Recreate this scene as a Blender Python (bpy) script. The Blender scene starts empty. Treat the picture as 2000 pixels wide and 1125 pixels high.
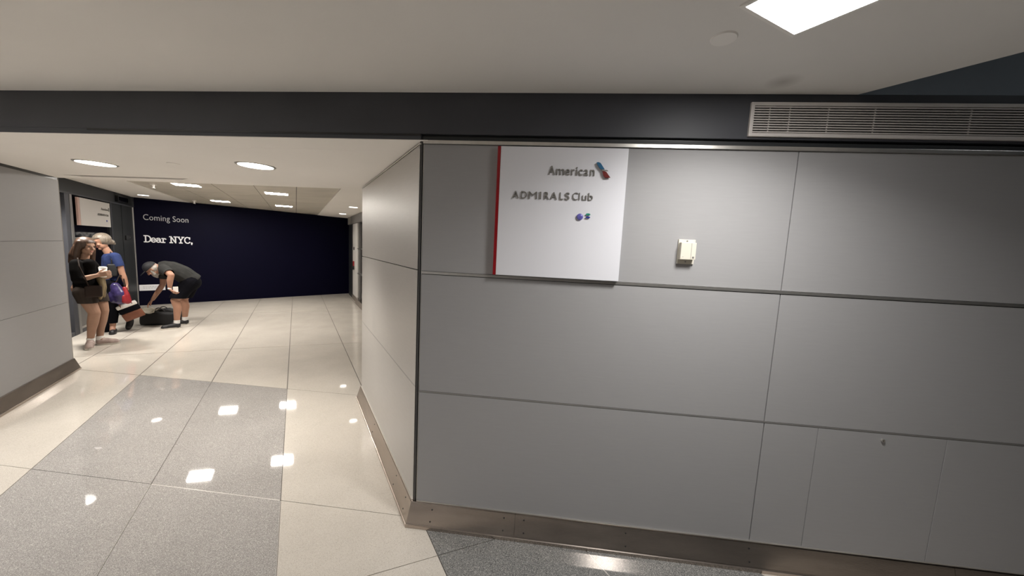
import bpy, bmesh, math, random
from mathutils import Vector, Matrix
random.seed(4)
S = bpy.context.scene
COL = S.collection

# ------------------------------------------------------------------ camera, world, exposure
CAM = Vector((0.733, -1.893, 1.65))
cr = Vector((0.9928, 0.1035, 0.0482)).normalized()
cf = Vector((-0.0977, 0.9896, -0.1061)).normalized()
cu = cr.cross(cf).normalized()
cr = cf.cross(cu).normalized()
cam_d = bpy.data.cameras.new('camera'); cam_d.sensor_width = 36; cam_d.lens = 36*693.09/2000
cam_d.clip_start = 0.02; cam_d.clip_end = 100
cam = bpy.data.objects.new('camera', cam_d); COL.objects.link(cam)
cam.matrix_world = Matrix(((cr.x, cu.x, -cf.x, CAM.x), (cr.y, cu.y, -cf.y, CAM.y), (cr.z, cu.z, -cf.z, CAM.z), (0, 0, 0, 1)))
S.camera = cam
wd = bpy.data.worlds.new('world'); S.world = wd; wd.use_nodes = True
wd.node_tree.nodes['Background'].inputs[0].default_value = (0.9, 0.95, 1, 1)
wd.node_tree.nodes['Background'].inputs[1].default_value = 0.004
S.view_settings.view_transform = 'Standard'; S.view_settings.look = 'None'
S.view_settings.gamma = 1; S.view_settings.use_curve_mapping = False
S.view_settings.exposure = 0.13
LAMP_MAIN, LAMP_HALL, LAMP_SPOT = 25.0, 120.0, 25.0     # radiance of the diffusers
LAMP_BACK = 150.0
def area(name, loc, rot_z, sx, sy, power, spread, col):
    a = bpy.data.lights.new(name, 'AREA'); a.shape = 'RECTANGLE'; a.size = sx; a.size_y = sy; a.energy = power; a.spread = math.radians(spread); a.color = col
    o = bpy.data.objects.new(name, a); COL.objects.link(o); o.location = loc; o.rotation_euler = (0, 0, rot_z); return o
def spotl(name, loc, power, angle, col):
    a = bpy.data.lights.new(name, 'SPOT'); a.energy = power; a.spot_size = math.radians(angle); a.spot_blend = 0.9; a.shadow_soft_size = 0.10; a.color = col
    o = bpy.data.objects.new(name, a); COL.objects.link(o); o.location = loc; return o
# the optics of the panel light and of the two passage downlights throw light mostly downwards
area('panel_light_beam', (1.545, -0.72, 2.438), math.radians(127), 0.38, 0.26, 17, 140, (1, 0.98, 0.955))
spotl('downlight_beam', (-3.07, 0.785, 2.19), 130, 96, (1, 0.95, 0.88))
spotl('downlight_beam', (-5.90, 2.36, 2.385), 300, 130, (1, 0.95, 0.88))
spotl('downlight_beam', (-1.56, 0.715, 2.19), 155, 112, (1, 0.95, 0.88))

# ------------------------------------------------------------------ materials
def mat(name, col, rough=0.5, metal=0.0, spec=0.5, emit=None, es=0.0, coat=0.0):
    m = bpy.data.materials.new(name); m.use_nodes = True
    b = m.node_tree.nodes['Principled BSDF']
    b.inputs['Base Color'].default_value = (*col, 1); b.inputs['Roughness'].default_value = rough
    b.inputs['Metallic'].default_value = metal; b.inputs['Specular IOR Level'].default_value = spec
    b.inputs['Coat Weight'].default_value = coat
    if emit: b.inputs['Emission Color'].default_value = (*emit, 1); b.inputs['Emission Strength'].default_value = es
    return m
def nodes(m): return m.node_tree.nodes, m.node_tree.links, m.node_tree.nodes['Principled BSDF']
def ramp(nt, stops):
    r = nt.nodes.new('ShaderNodeValToRGB'); e = r.color_ramp.elements
    while len(e) < len(stops): e.new(0.5)
    for k, (p, c) in enumerate(stops): e[k].position = p; e[k].color = (*c, 1)
    return r
def varied(m, amt=0.12, scale=6.0, stretch=(1, 1, 1), bump=0.0, bscale=40.0, rvar=0.0):
    """colour varies a little with 3-D noise; optional fine relief"""
    N, Lk, b = nodes(m); nt = m.node_tree
    tc = N.new('ShaderNodeTexCoord'); mp = N.new('ShaderNodeMapping'); mp.inputs['Scale'].default_value = stretch
    Lk.new(tc.outputs['Object'], mp.inputs[0])
    n = N.new('ShaderNodeTexNoise'); n.inputs['Scale'].default_value = scale; n.inputs['Detail'].default_value = 5
    Lk.new(mp.outputs[0], n.inputs[0])
    c = b.inputs['Base Color'].default_value[:3]
    r = ramp(nt, [(0.25, tuple(v*(1-amt) for v in c)), (0.75, tuple(min(1, v*(1+amt)) for v in c))])
    Lk.new(n.outputs[0], r.inputs[0]); Lk.new(r.outputs[0], b.inputs['Base Color'])
    if bump:
        n2 = N.new('ShaderNodeTexNoise'); n2.inputs['Scale'].default_value = bscale; n2.inputs['Detail'].default_value = 3
        Lk.new(mp.outputs[0], n2.inputs[0])
        bp = N.new('ShaderNodeBump'); bp.inputs['Strength'].default_value = bump; bp.inputs['Distance'].default_value = 0.002
        Lk.new(n2.outputs[0], bp.inputs['Height']); Lk.new(bp.outputs[0], b.inputs['Normal'])
    if rvar:
        q = N.new('ShaderNodeMath'); q.operation = 'MULTIPLY_ADD'; q.inputs[1].default_value = rvar
        q.inputs[2].default_value = b.inputs['Roughness'].default_value-rvar/2
        Lk.new(n.outputs[0], q.inputs[0]); Lk.new(q.outputs[0], b.inputs['Roughness'])
    return m
def terrazzo(name, base, chips, scale, amount, rough):
    m = mat(name, base, rough, spec=0.5); N, Lk, b = nodes(m); nt = m.node_tree
    tc = N.new('ShaderNodeTexCoord')
    def vor(sc, off):
        mp = N.new('ShaderNodeMapping'); mp.inputs['Location'].default_value = (off, off*2, 0)
        Lk.new(tc.outputs['Object'], mp.inputs[0])
        v = N.new('ShaderNodeTexVoronoi'); v.inputs['Scale'].default_value = sc; v.inputs['Randomness'].default_value = 1
        Lk.new(mp.outputs[0], v.inputs[0]); return v
    prev = None
    big = N.new('ShaderNodeTexNoise'); big.inputs['Scale'].default_value = 2.5; big.inputs['Detail'].default_value = 4
    Lk.new(tc.outputs['Object'], big.inputs[0])
    r0 = ramp(nt, [(0.3, tuple(v*0.93 for v in base)), (0.7, tuple(min(1, v*1.06) for v in base))])
    Lk.new(big.outputs[0], r0.inputs[0]); prev = r0.outputs[0]
    for k, (col, am) in enumerate(chips):
        v = vor(scale*(1+0.35*k), 3.7*k)
        sp = N.new('ShaderNodeSeparateColor'); Lk.new(v.outputs['Color'], sp.inputs[0])
        lt = N.new('ShaderNodeMath'); lt.operation = 'LESS_THAN'; lt.inputs[1].default_value = am*amount
        Lk.new(sp.outputs[0], lt.inputs[0])
        ds = N.new('ShaderNodeMath'); ds.operation = 'LESS_THAN'; ds.inputs[1].default_value = 0.42
        Lk.new(v.outputs['Distance'], ds.inputs[0])
        mu = N.new('ShaderNodeMath'); mu.operation = 'MULTIPLY'; Lk.new(lt.outputs[0], mu.inputs[0]); Lk.new(ds.outputs[0], mu.inputs[1])
        mx = N.new('ShaderNodeMix'); mx.data_type = 'RGBA'; mx.inputs[7].default_value = (*col, 1)
        Lk.new(mu.outputs[0], mx.inputs[0]); Lk.new(prev, mx.inputs[6]); prev = mx.outputs[2]
    Lk.new(prev, b.inputs['Base Color'])
    return m
M = {}
M['panel'] = varied(mat('grey laminate', (0.338, 0.333, 0.335), 0.58, metal=0.06, spec=0.3), 0.018, 9, (1, 1, 14), 0.05, 130)
M['panel_lit'] = varied(mat('grey laminate lit copy', (0.50, 0.48, 0.455), 0.40, metal=0.2, spec=0.4), 0.03, 9, (1, 1, 14), 0.06, 130)  # same laminate as the main wall, passage light put into a lighter colour
M['gap'] = mat('joint shadow', (0.02, 0.02, 0.02), 0.6)
M['alu'] = varied(mat('aluminium', (0.62, 0.60, 0.57), 0.28, metal=0.85), 0.06, 4, (6, 6, 1))
M['alud'] = varied(mat('grey aluminium', (0.33, 0.32, 0.31), 0.35, metal=0.6), 0.06, 4)
M['steel'] = varied(mat('stainless steel', (0.48, 0.42, 0.375), 0.24, metal=1.0), 0.16, 3.0, (1, 1, 5), 0.08, 60, rvar=0.10)
M['white'] = varied(mat('ceiling paint', (0.84, 0.815, 0.78), 0.75, spec=0.25), 0.025, 1.6, (1, 1, 1), 0.12, 90)
def stain(m, at, r, dark):
    N, Lk, b = nodes(m); src = b.inputs['Base Color'].links[0].from_socket
    tc = N.new('ShaderNodeTexCoord'); v = N.new('ShaderNodeVectorMath'); v.operation = 'DISTANCE'; v.inputs[1].default_value = at
    nz = N.new('ShaderNodeTexNoise'); nz.inputs['Scale'].default_value = 14
    sc = N.new('ShaderNodeVectorMath'); sc.operation = 'MULTIPLY_ADD'; sc.inputs[1].default_value = (0.05,)*3
    Lk.new(nz.outputs['Color'], sc.inputs[0]); Lk.new(tc.outputs['Object'], sc.inputs[2]); Lk.new(sc.outputs[0], v.inputs[0])
    mr = N.new('ShaderNodeMapRange'); mr.inputs[1].default_value = 0.0; mr.inputs[2].default_value = r; mr.inputs[3].default_value = 0.45; mr.inputs[4].default_value = 0
    Lk.new(v.outputs['Value'], mr.inputs[0]); mx = N.new('ShaderNodeMix'); mx.data_type = 'RGBA'; mx.inputs[7].default_value = (*dark, 1)
    Lk.new(mr.outputs[0], mx.inputs[0]); Lk.new(src, mx.inputs[6]); Lk.new(mx.outputs[2], b.inputs['Base Color'])
stain(M['white'], (1.743, -0.10, 2.47), 0.075, (0.25, 0.22, 0.19))
M['white2'] = varied(mat('passage ceiling paint', (0.93, 0.90, 0.86), 0.7, spec=0.25), 0.02, 1.6)
M['dark'] = varied(mat('charcoal paint', (0.054, 0.056, 0.066), 0.48, spec=0.4), 0.10, 3)
M['dark2'] = varied(mat('blue grey paint', (0.024, 0.026, 0.028), 0.5, spec=0.35), 0.08, 3)
M['slate'] = varied(mat('slate blue paint', (0.26, 0.31, 0.37), 0.6, spec=0.3), 0.08, 3)
M['black'] = mat('black', (0.006, 0.006, 0.007), 0.35)
M['glassb'] = mat('dark glass', (0.004, 0.004, 0.005), 0.06, spec=0.5)
M['navy'] = varied(mat('navy hoarding', (0.0017, 0.0015, 0.0105), 0.6, spec=0.08), 0.15, 0.7)
M['signw'] = mat('white acrylic', (0.74, 0.74, 0.78), 0.3, spec=0.5)
M['signw2'] = mat('white acrylic far', (0.62, 0.59, 0.56), 0.3)
M['red'] = mat('red acrylic', (0.26, 0.004, 0.008), 0.25)
M['letter'] = mat('brushed letters', (0.19, 0.18, 0.165), 0.5, metal=0.1)
M['blue'] = mat('sky blue enamel', (0.02, 0.12, 0.24), 0.3)
M['maroon'] = mat('dark red enamel', (0.14, 0.012, 0.01), 0.3)
M['violet'] = varied(mat('violet enamel', (0.13, 0.12, 0.42), 0.25), 0.35, 40)
M['green'] = mat('green enamel', (0.02, 0.24, 0.16), 0.3)
M['navyd'] = mat('navy enamel', (0.03, 0.04, 0.26), 0.3)
M['white_txt'] = mat('white lettering', (0.85, 0.85, 0.88), 0.5)
M['grey_txt'] = mat('grey lettering', (0.52, 0.52, 0.53), 0.5)
M['cream_pl'] = mat('cream plastic', (0.66, 0.62, 0.53), 0.4)
M['grille'] = mat('grille metal', (0.66, 0.62, 0.59), 0.45, metal=0.1)
M['tilecl'] = varied(mat('metal ceiling tile', (0.60, 0.56, 0.49), 0.5, metal=0.0, spec=0.5), 0.12, 1.4, (1, 3, 1), 0.6, 3)
M['door'] = mat('white door', (0.62, 0.60, 0.57), 0.4)
M['redb'] = mat('red box', (0.26, 0.015, 0.02), 0.5)
M['kick'] = mat('grey kick panel', (0.20, 0.19, 0.18), 0.45)
M['grout'] = mat('joint filler', (0.10, 0.085, 0.07), 0.6)
M['strip'] = mat('zinc divider strip', (0.62, 0.59, 0.55), 0.3, metal=0.3)
M['lampm'] = mat('lamp main', (0.9, 0.9, 0.9), 0.5, emit=(1.0, 0.98, 0.955), es=LAMP_MAIN)
M['lampb'] = mat('fill lamp back', (0.9, 0.9, 0.9), 0.5, emit=(1.0, 0.98, 0.955), es=LAMP_BACK)
M['lamph'] = mat('lamp hall', (0.9, 0.9, 0.9), 0.5, emit=(1.0, 0.945, 0.87), es=LAMP_HALL)
M['lampf'] = mat('lamp small', (0.9, 0.9, 0.9), 0.5, emit=(1.0, 0.93, 0.85), es=10.0)
M['lampd'] = mat('fill lamp dim', (0.9, 0.9, 0.9), 0.5, emit=(0.9, 0.96, 1.0), es=9.0)
M['lamps'] = mat('lamp spot', (0.9, 0.9, 0.9), 0.5, emit=(1.0, 0.94, 0.87), es=LAMP_SPOT)
M['cream'] = terrazzo('cream terrazzo', (0.60, 0.555, 0.495), [((0.44, 0.39, 0.33), 0.5), ((0.72, 0.68, 0.62), 0.7), ((0.22, 0.19, 0.16), 0.06)], 260, 0.45, 0.04)
M['greyt'] = terrazzo('grey terrazzo', (0.37, 0.35, 0.335), [((0.56, 0.54, 0.51), 0.4), ((0.19, 0.18, 0.175), 0.6), ((0.76, 0.74, 0.70), 0.16)], 230, 0.8, 0.035)
M['darkt'] = terrazzo('dark terrazzo', (0.21, 0.208, 0.20), [((0.34, 0.33, 0.31), 0.45), ((0.07, 0.07, 0.07), 0.6), ((0.55, 0.54, 0.5), 0.16)], 170, 0.9, 0.06)

# ------------------------------------------------------------------ mesh helpers
def wloc(o):
    v = Vector((0, 0, 0))
    while o: v = v+o.location; o = o.parent
    return v
def link(name, me, m, parent=None, smooth=False):
    if m is not None: me.materials.append(M[m] if isinstance(m, str) else m)
    o = bpy.data.objects.new(name, me); COL.objects.link(o)
    if parent:
        o.parent = parent; me.transform(Matrix.Translation(-wloc(parent)))
    if smooth:
        for p in me.polygons: p.use_smooth = True
    return o
def empty(name, loc, label, cat, group=None):
    o = bpy.data.objects.new(name, None); COL.objects.link(o); o.location = loc; o.empty_display_size = 0.1
    o['label'] = label; o['category'] = cat
    if group: o['group'] = group
    return o
def tag(o, label, cat, group=None):
    o['label'] = label; o['category'] = cat
    if group: o['group'] = group
    return o
def st(o): o['kind'] = 'structure'; return o
class MB:
    def __init__(s): s.b = bmesh.new()
    def poly(s, pts, z0, z1):
        """prism over a plan polygon"""
        a = [s.b.verts.new((p[0], p[1], z0)) for p in pts]; c = [s.b.verts.new((p[0], p[1], z1)) for p in pts]
        n = len(pts); s.b.faces.new(a[::-1]); s.b.faces.new(c)
        for i in range(n): s.b.faces.new((a[i], a[(i+1) % n], c[(i+1) % n], c[i]))
        return s
    def box(s, F, a0, a1, n0, n1, z0, z1, bev=0):
        """box in a wall frame F=(origin, along, outward)"""
        O, A, Nn = F; t = bmesh.new()
        vs = []
        for z in (z0, z1):
            for a, n in ((a0, n0), (a1, n0), (a1, n1), (a0, n1)):
                vs.append(t.verts.new(O+A*a+Nn*n+Vector((0, 0, z))))
        for f in ((3, 2, 1, 0), (4, 5, 6, 7), (0, 1, 5, 4), (1, 2, 6, 5), (2, 3, 7, 6), (3, 0, 4, 7)):
            t.faces.new([vs[i] for i in f])
        if bev: bmesh.ops.bevel(t, geom=list(t.edges), offset=bev, segments=2, profile=0.7, affect='EDGES')
        s.merge(t); return s
    def merge(s, t):
        me = bpy.data.meshes.new('t'); t.to_mesh(me); t.free(); s.b.from_mesh(me); bpy.data.meshes.remove(me)
    def cyl(s, p0, p1, r0, r1=None, seg=20, cap=True):
        r1 = r0 if r1 is None else r1; p0 = Vector(p0); p1 = Vector(p1); d = p1-p0
        t = bmesh.new(); bmesh.ops.create_cone(t, cap_ends=cap, segments=seg, radius1=r0, radius2=r1, depth=d.length)
        q = Vector((0, 0, 1)).rotation_difference(d.normalized())
        bmesh.ops.transform(t, matrix=Matrix.Translation((p0+p1)/2) @ q.to_matrix().to_4x4(), verts=t.verts)
        s.merge(t); return s
    def sph(s, c, r, seg=16, sc=(1, 1, 1), rot=None):
        t = bmesh.new(); bmesh.ops.create_uvsphere(t, u_segments=seg, v_segments=max(6, seg//2), radius=r)
        mx = Matrix.Diagonal((*sc, 1))
        if rot is not None: mx = rot.to_4x4() @ mx
        bmesh.ops.transform(t, matrix=Matrix.Translation(c) @ mx, verts=t.verts); s.merge(t); return s
    def sweep(s, F, prof, a0, a1, m0=0.0, m1=0.0):
        """profile [(n,z)] swept along a wall; m0/m1 mitre slopes"""
        O, A, Nn = F
        L0 = [s.b.verts.new(O+A*(a0+m0*n)+Nn*n+Vector((0, 0, z))) for n, z in prof]
        L1 = [s.b.verts.new(O+A*(a1+m1*n)+Nn*n+Vector((0, 0, z))) for n, z in prof]
        k = len(prof)
        for i in range(k): s.b.faces.new((L0[i], L0[(i+1) % k], L1[(i+1) % k], L1[i]))
        s.b.faces.new(L0[::-1]); s.b.faces.new(L1); return s
    def done(s, name, m, parent=None, smooth=False):
        bmesh.ops.recalc_face_normals(s.b, faces=s.b.faces)
        me = bpy.data.meshes.new(name); s.b.to_mesh(me); s.b.free()
        return link(name, me, m, parent, smooth)
V = Vector
X, Y, Z = V((1, 0, 0)), V((0, 1, 0)), V((0, 0, 1))
c = V((-0.6031, 0.7977, 0))                      # passage direction
q = V((0.877, 0.480, 0))                         # direction of the cross joints
nr = V((-0.7977, -0.6031, 0))                    # out of the right passage wall
nl = -nr
FM = (V((0, 0.015, 0)), X, -Y)                   # main panelled wall, a = x
K = V((0.012, 0.015, 0)); FR = (K, c, nr); LR = 1.94
PL = V((-4.74, 1.61, 0)); FL = (PL, -c, nl)      # left passage wall, a runs back towards the camera
ZC, ZP, ZH = 2.447, 2.205, 2.40

# ------------------------------------------------------------------ floor
fb = MB(); fb.b = bmesh.new()
floor = st(MB().poly([(-14, -7), (9, -7), (9, 12), (-14, 12)], -0.12, -0.0035).done('floor', 'grout'))
def clip(poly, nx, ny, d):
    out = []
    for i in range(len(poly)):
        a, b = poly[i], poly[(i+1) % len(poly)]
        da = nx*a[0]+ny*a[1]-d; db = nx*b[0]+ny*b[1]-d
        if da <= 0: out.append(a)
        if (da < 0 < db) or (db < 0 < da):
            t = da/(da-db); out.append((a[0]+(b[0]-a[0])*t, a[1]+(b[1]-a[1])*t))
    return out
KS = 0.7556; G = 0.0022
def tile(s0, s1, cons, m, G=0.0022):
    p = [(-20, -20), (20, -20), (20, 20), (-20, 20)]
    ln = math.hypot(1, KS)
    p = clip(p, 1/ln, KS/ln, s1/ln-G); p = clip(p, -1/ln, -KS/ln, -s0/ln-G)
    for (nx, ny, d) in cons:
        l = math.hypot(nx, ny)
        p = clip(p, nx/l, ny/l, d/l-G)
        if len(p) < 3: return
    MB().poly(p, -0.03, 0).done('floor_tile', m, floor)
tq = -0.5474                                       # cross joints: y + tq*x = const
d0 = -0.045+tq*0.503
step = 1.53*(c.y+tq*c.x)
yA, yB = 1.635, 0.05
LN = [0.09+0.92*k for k in range(-8, 9)]
for k in range(-7, 4):                             # main room lanes
    s0 = 0.09+0.92*k; s1 = s0+0.92
    if s1 < -5.5: continue
    m = 'greyt' if k in (-3, -2) else ('darkt' if k in (0, 1) else 'cream')
    for lo, hi in ((d0-3*step, d0-2*step), (d0-2*step, d0-step), (d0-step, d0), (d0, 30)):
        tile(s0, s1, [(0, 1, yB), (-tq, -1, -lo), (tq, 1, hi), (0, -1, 3.4)], m)
for k in range(-6, 2):                             # passage
    s0 = 0.09+0.92*k; s1 = s0+0.92
    tile(s0, s1, [(0, 1, yA), (0, -1, -yB), (-1, 0, 6.2), (1, 0, 1.0)], 'greyt' if k in (-3, -2) else 'cream')
dh = 3.122+tq*-3.189
for k in range(-9, 4):                             # hall
    s0 = 0.09+0.92*k; s1 = s0+0.92
    for lo, hi in ((dh-6, dh), (dh, dh+3.06*(c.y+tq*c.x)), (dh+3.06*(c.y+tq*c.x), dh+6.12*(c.y+tq*c.x)), (dh+6.12*(c.y+tq*c.x), 30)):
        tile(s0, s1, [(0, -1, -yA), (-tq, -1, -lo), (tq, 1, hi), (-1, 0, 9.6), (0, 1, 10.5), (1, 0, 0.2)], 'cream', 0.0045)
# pale zinc divider strips in the grey terrazzo
def strip(ax, ay, bx, by, w=0.0046):
    d = V((bx-ax, by-ay)).normalized(); o = V((-d.y, d.x))*w/2
    MB().poly([(ax+o.x, ay+o.y), (ax-o.x, ay-o.y), (bx-o.x, by-o.y), (bx+o.x, by+o.y)], -0.0034, -0.0003).done('divider_strip', 'strip', floor)
strip(-1.785, 0.05, -0.875, 0.05); strip(-1.788, 0.045, -1.788+KS*1.4, 0.045-1.4)
strip(-0.868, 0.045, -0.868+KS*1.4, 0.045-1.4); strip(1.01+KS*0.05, -0.05, 1.01+KS*1.2, -1.2)
# ------------------------------------------------------------------ wall bodies
w1 = st(MB().poly([(0.03, 0.03), (-1.135, 1.565), (6.5, 1.565), (6.5, 0.03)], 0, 3.3).done('wall_front', 'black'))
w2 = st(MB().poly([tuple((PL-c*-0.0+nl*-0.012)[:2]), tuple((PL-c*2.0+nl*-0.012)[:2]), (-6.2, 0.0), (-6.2, 1.61)], 0, 2.3).done('wall_left', 'black'))
xl = (PL-c*2.018).x
w3 = st(MB().poly([(-9, 0.0), (xl, 0.0), (xl-0.15, 0.2), (-9, 0.2)], 0, 2.3).done('wall_front.001', 'panel'))
def panels(parent, F, a0, a1, seams, rows, m='panel', g=0.0022, th=0.013):
    for (z0, z1) in rows:
        e = [a0]+[s for s in seams if a0 < s < a1]+[a1]
        for i in range(len(e)-1):
            MB().box(F, e[i]+(g if i else 0), e[i+1]-(g if i < len(e)-2 else 0), -th, 0, z0, z1, 0.0012).done('wall_panel', m, parent)
panels(w1, FM, 0.036, 5.8, [1.906, 3.80], [(0.8225, 1.493), (1.512, 2.190)])
panels(w1, FM, 0.036, 1.906, [], [(0.140, 0.812)])
panels(w1, FM, 1.9104, 5.8, [2.172, 2.772, 3.8], [(0.140, 0.812)], g=0.0015)
# joint rails of the main wall
for z0, z1, n1 in ((1.4965, 1.5105, 0.004), (0.8145, 0.8215, 0.0015)):
    MB().box(FM, 0.036, 5.8, -0.012, n1, z0, z1, 0.001).done('joint_rail', 'alu' if z0 > 1 else 'alud', w1)
MB().box(FM, 0.036, 5.8, -0.012, -0.004, 1.492, 1.4967).done('joint_shadow_gap', 'gap', w1)
MB().box(FM, 0.036, 5.8, -0.012, -0.004, 0.8115, 0.8147).done('joint_shadow_gap', 'gap', w1)
# head trim, groove and fascia
st(MB().box(FM, 0.034, 6, -0.015, 0.012, 2.191, 2.209, 0.0015).done('trim_1', 'alu'))
st(MB().box(FM, 0.022, 6, -0.015, 0.003, 2.209, 2.229, 0.001).done('trim_2', 'dark2'))
st(MB().box(FM, 0.022, 6, -0.015, -0.008, 2.229, 2.240).done('trim_3', 'black'))
st(MB().box(FM, -9, 6, -0.015, 0.013, 2.240, ZC, 0.001).done('trim_4', 'dark'))
st(MB().box(FM, 1.9, 6, -0.015, 0.0125, ZC+0.001, 3.3).done('trim_5', 'slate'))
MBb = MB().box(FM, -9, 0.022, -0.20, 0.012, ZP+0.004, 2.2395); st(MBb.done('trim_6', 'dark'))
st(MB().box(FM, -2.0, 0.022, 0.008, 0.0145, 2.229, 2.2395).done('trim_7', 'black'))
# black reveal at the corner with a thin bright line
st(MB().box(FM, 0.0135, 0.0345, -0.014, -0.004, 0.137, 2.207).done('trim_8', 'black'))
st(MB().box(FM, 0.0212, 0.0232, -0.006, 0.0005, 0.14, 2.2).done('trim_9', 'kick'))
st(MB().box(FM, 0.0335, 0.0358, -0.012, 0.0015, 0.137, 2.19).done('trim_10', 'alu'))
# right passage wall panels
wr = st(MB().box(FR, 0, LR, -0.028, -0.0125, 0.0, 2.2).done('wall_right', 'gap'))
panels(wr, FR, 0.004, LR, [], [(0.14, 0.838), (0.847, 1.512), (1.518, 2.185)], 'panel_lit', th=0.012)
MB().box(FR, 0.004, LR, -0.012, -0.001, 0.8385, 0.8465).done('joint_rail', 'alud', wr)
st(MB().box(FR, 0.0, LR, -0.012, 0.002, 2.1875, 2.196).done('trim_11', 'alu'))
# wall end facing the hall
FE = (K+c*LR, X, Y)
# baseboards: sloping stainless steel with a toe strip
prof = [(-0.012, 0.0), (-0.012, 0.139), (0.010, 0.139), (0.0125, 0.135), (0.044, 0.026), (0.046, 0.020), (0.051, 0.018), (0.051, 0.0)]
ang = math.radians(127.09)
mit = math.tan((math.pi-ang)/2)                  # offset of the mitre where the two foot lines meet
bf = st(MB().sweep(FM, prof, 0.012, 0.628, -mit, 0).done('baseboard_front', 'steel'))
b2 = st(MB().sweep(FM, prof, 0.6295, 2.9, 0, 0).done('baseboard_front.001', 'steel'))
b3 = st(MB().sweep(FM, prof, 2.9015, 5.8, 0, 0).done('baseboard_front.002', 'steel'))
br = st(MB().sweep(FR, prof, 0.0, LR, -mit, 0.6).done('baseboard_right', 'steel'))
bl = st(MB().sweep(FL, prof, -0.0, 2.0, -0.6, 0).done('baseboard_left', 'steel'))
be = st(MB().sweep((V((-1.16, 1.565, 0)), X, Y), prof, 0.0, 1.2, -0.4, 0).done('baseboard_hall', 'steel'))
def screws(F, parent, spots):
    for a, z in spots:
        n = 0.0125+(0.135-z)/(0.135-0.026)*0.0315
        p = F[0]+F[1]*a+F[2]*(n-0.001)+Z*z
        MB().cyl(p, p+F[2]*0.0025+Z*0.0007, 0.0042, seg=10).done('screw', 'gap', parent)
screws(FM, bf, [(0.138, 0.108), (0.133, 0.046), (0.565, 0.112), (0.563, 0.048)])
screws(FM, b2, [(0.68, 0.112), (0.682, 0.048), (1.25, 0.11), (1.25, 0.047), (1.9, 0.11), (1.9, 0.047)])
screws(FR, br, [(0.085, 0.108), (0.075, 0.046), (0.32, 0.108), (0.33, 0.046), (1.1, 0.108), (1.1, 0.046)])
# slim aluminium lip above the base
st(MB().box(FM, 0.036, 5.8, -0.012, 0.007, 0.1392, 0.1445, 0.001).done('trim_12', 'alu'))
st(MB().box(FR, 0.004, LR, -0.012, 0.007, 0.1392, 0.1445, 0.001).done('trim_13', 'alu'))
# left passage wall panels
panels(w2, FL, 0.0, 2.0, [], [(0.14, 0.806), (0.809, 1.5065), (1.5095, 2.178)], 'panel', th=0.011)
st(MB().box(FL, 0, 2.0, -0.011, -0.004, 2.178, 2.205).done('trim_14', 'black'))
# end face of the left wall towards the hall
st(MB().box((V((-6.2, 1.61, 0)), X, Y), 0, 1.45, 0.0005, 0.012, 0, 2.2).done('trim_15', 'panel_lit'))

# ------------------------------------------------------------------ ceilings
ceil = st(MB().poly([(-9, 0.0), (2.12, 0.0), (6.95, -6.39), (-9, -6.39)], ZC, ZC+0.25).done('ceiling', 'white'))
st(MB().poly([(-9, 0.03), (2.12, 0.03), (2.12, 0.001), (-9, 0.001)], ZC+0.001, ZC+0.2).done('trim_16', 'dark'))
st(MB().poly([(-9.5, 0.03), (8, 0.03), (8, -6.4), (-9.5, -6.4)], 3.3, 3.4).done('ceiling.001', 'dark2'))
cp = st(MB().poly([(-6.2, 0.215), (0.13, 0.215), (-0.76, 1.40), (-6.2, 1.40)], ZP, ZP+0.19).done('ceiling.002', 'white2'))
st(MB().poly([(-9, 0.001), (0.06, 0.001), (0.10, 0.214), (-9, 0.214)], ZP, ZP+0.0035).done('ceiling.003', 'white2'))
# slot and outer strip of the passage ceiling
st(MB().poly([(-2.90, 1.4005), (-0.80, 1.4005), (-0.85, 1.475), (-3.05, 1.475)], ZP, ZP+0.19).done('ceiling.004', 'white2'))
st(MB().poly([(-6.2, 1.4005), (-4.35, 1.4005), (-4.25, 1.475), (-6.2, 1.475)], ZP, ZP+0.19).done('ceiling.005', 'white2'))
st(MB().poly([(-6.2, 1.4755), (-1.05, 1.4755), (-1.12, 1.61), (-6.2, 1.61)], ZP, ZP+0.19).done('ceiling.006', 'white2'))
st(MB().poly([(-4.3495, 1.4005), (-2.9005, 1.4005), (-3.0505, 1.475), (-4.2505, 1.475)], ZP+0.10, ZP+0.19).done('trim_17', 'gap'))
# hall ceiling: white margins around a field of metal tiles
P0 = V((-5.60, 2.915, 0)); P1 = V((-2.25, 2.985, 0))
far = 8.2
def hp(p, t): return (p.x+c.x*t, p.y+c.y*t)
e0, e1 = hp(P0, far), hp(P1, far)
st(MB().poly([(-11, 1.611), (1.5, 1.611), (1.5, 2.985), tuple(P1[:2]), tuple(P0[:2]), (-11, 2.915)], ZH, ZH+0.1).done('ceiling.007', 'white2'))
st(MB().poly([(1.5, 2.9855), (1.5, 11), e1, tuple((P1+Y*0.0005)[:2])], ZH, ZH+0.1).done('ceiling.008', 'white2'))
st(MB().poly([(-11, 2.9155), tuple((P0+Y*0.0005)[:2]), e0, (-11, 11)], ZH, ZH+0.1).done('ceiling.009', 'white2'))
st(MB().poly([tuple(P0[:2]), tuple(P1[:2]), e1, e0], ZH+0.06, ZH+0.10).done('ceiling.010', 'gap'))
tf = bpy.data.objects['ceiling.010']
wid = (P1.x-P0.x)/5
for i in range(5):
    a = P0+V((wid*i, 0.014*i, 0)); b_ = P0+V((wid*(i+1), 0.014*(i+1), 0))
    for j in range(6):
        t0, t1 = 1.36*j, 1.36*(j+1)
        g = 0.005
        pts = [hp(a+X*g, t0+g), hp(b_-X*g, t0+g), hp(b_-X*g, t1-g), hp(a+X*g, t1-g)]
        MB().poly(pts, ZH+0.012, ZH+0.03).done('ceiling_panel', 'tilecl', tf)

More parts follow.
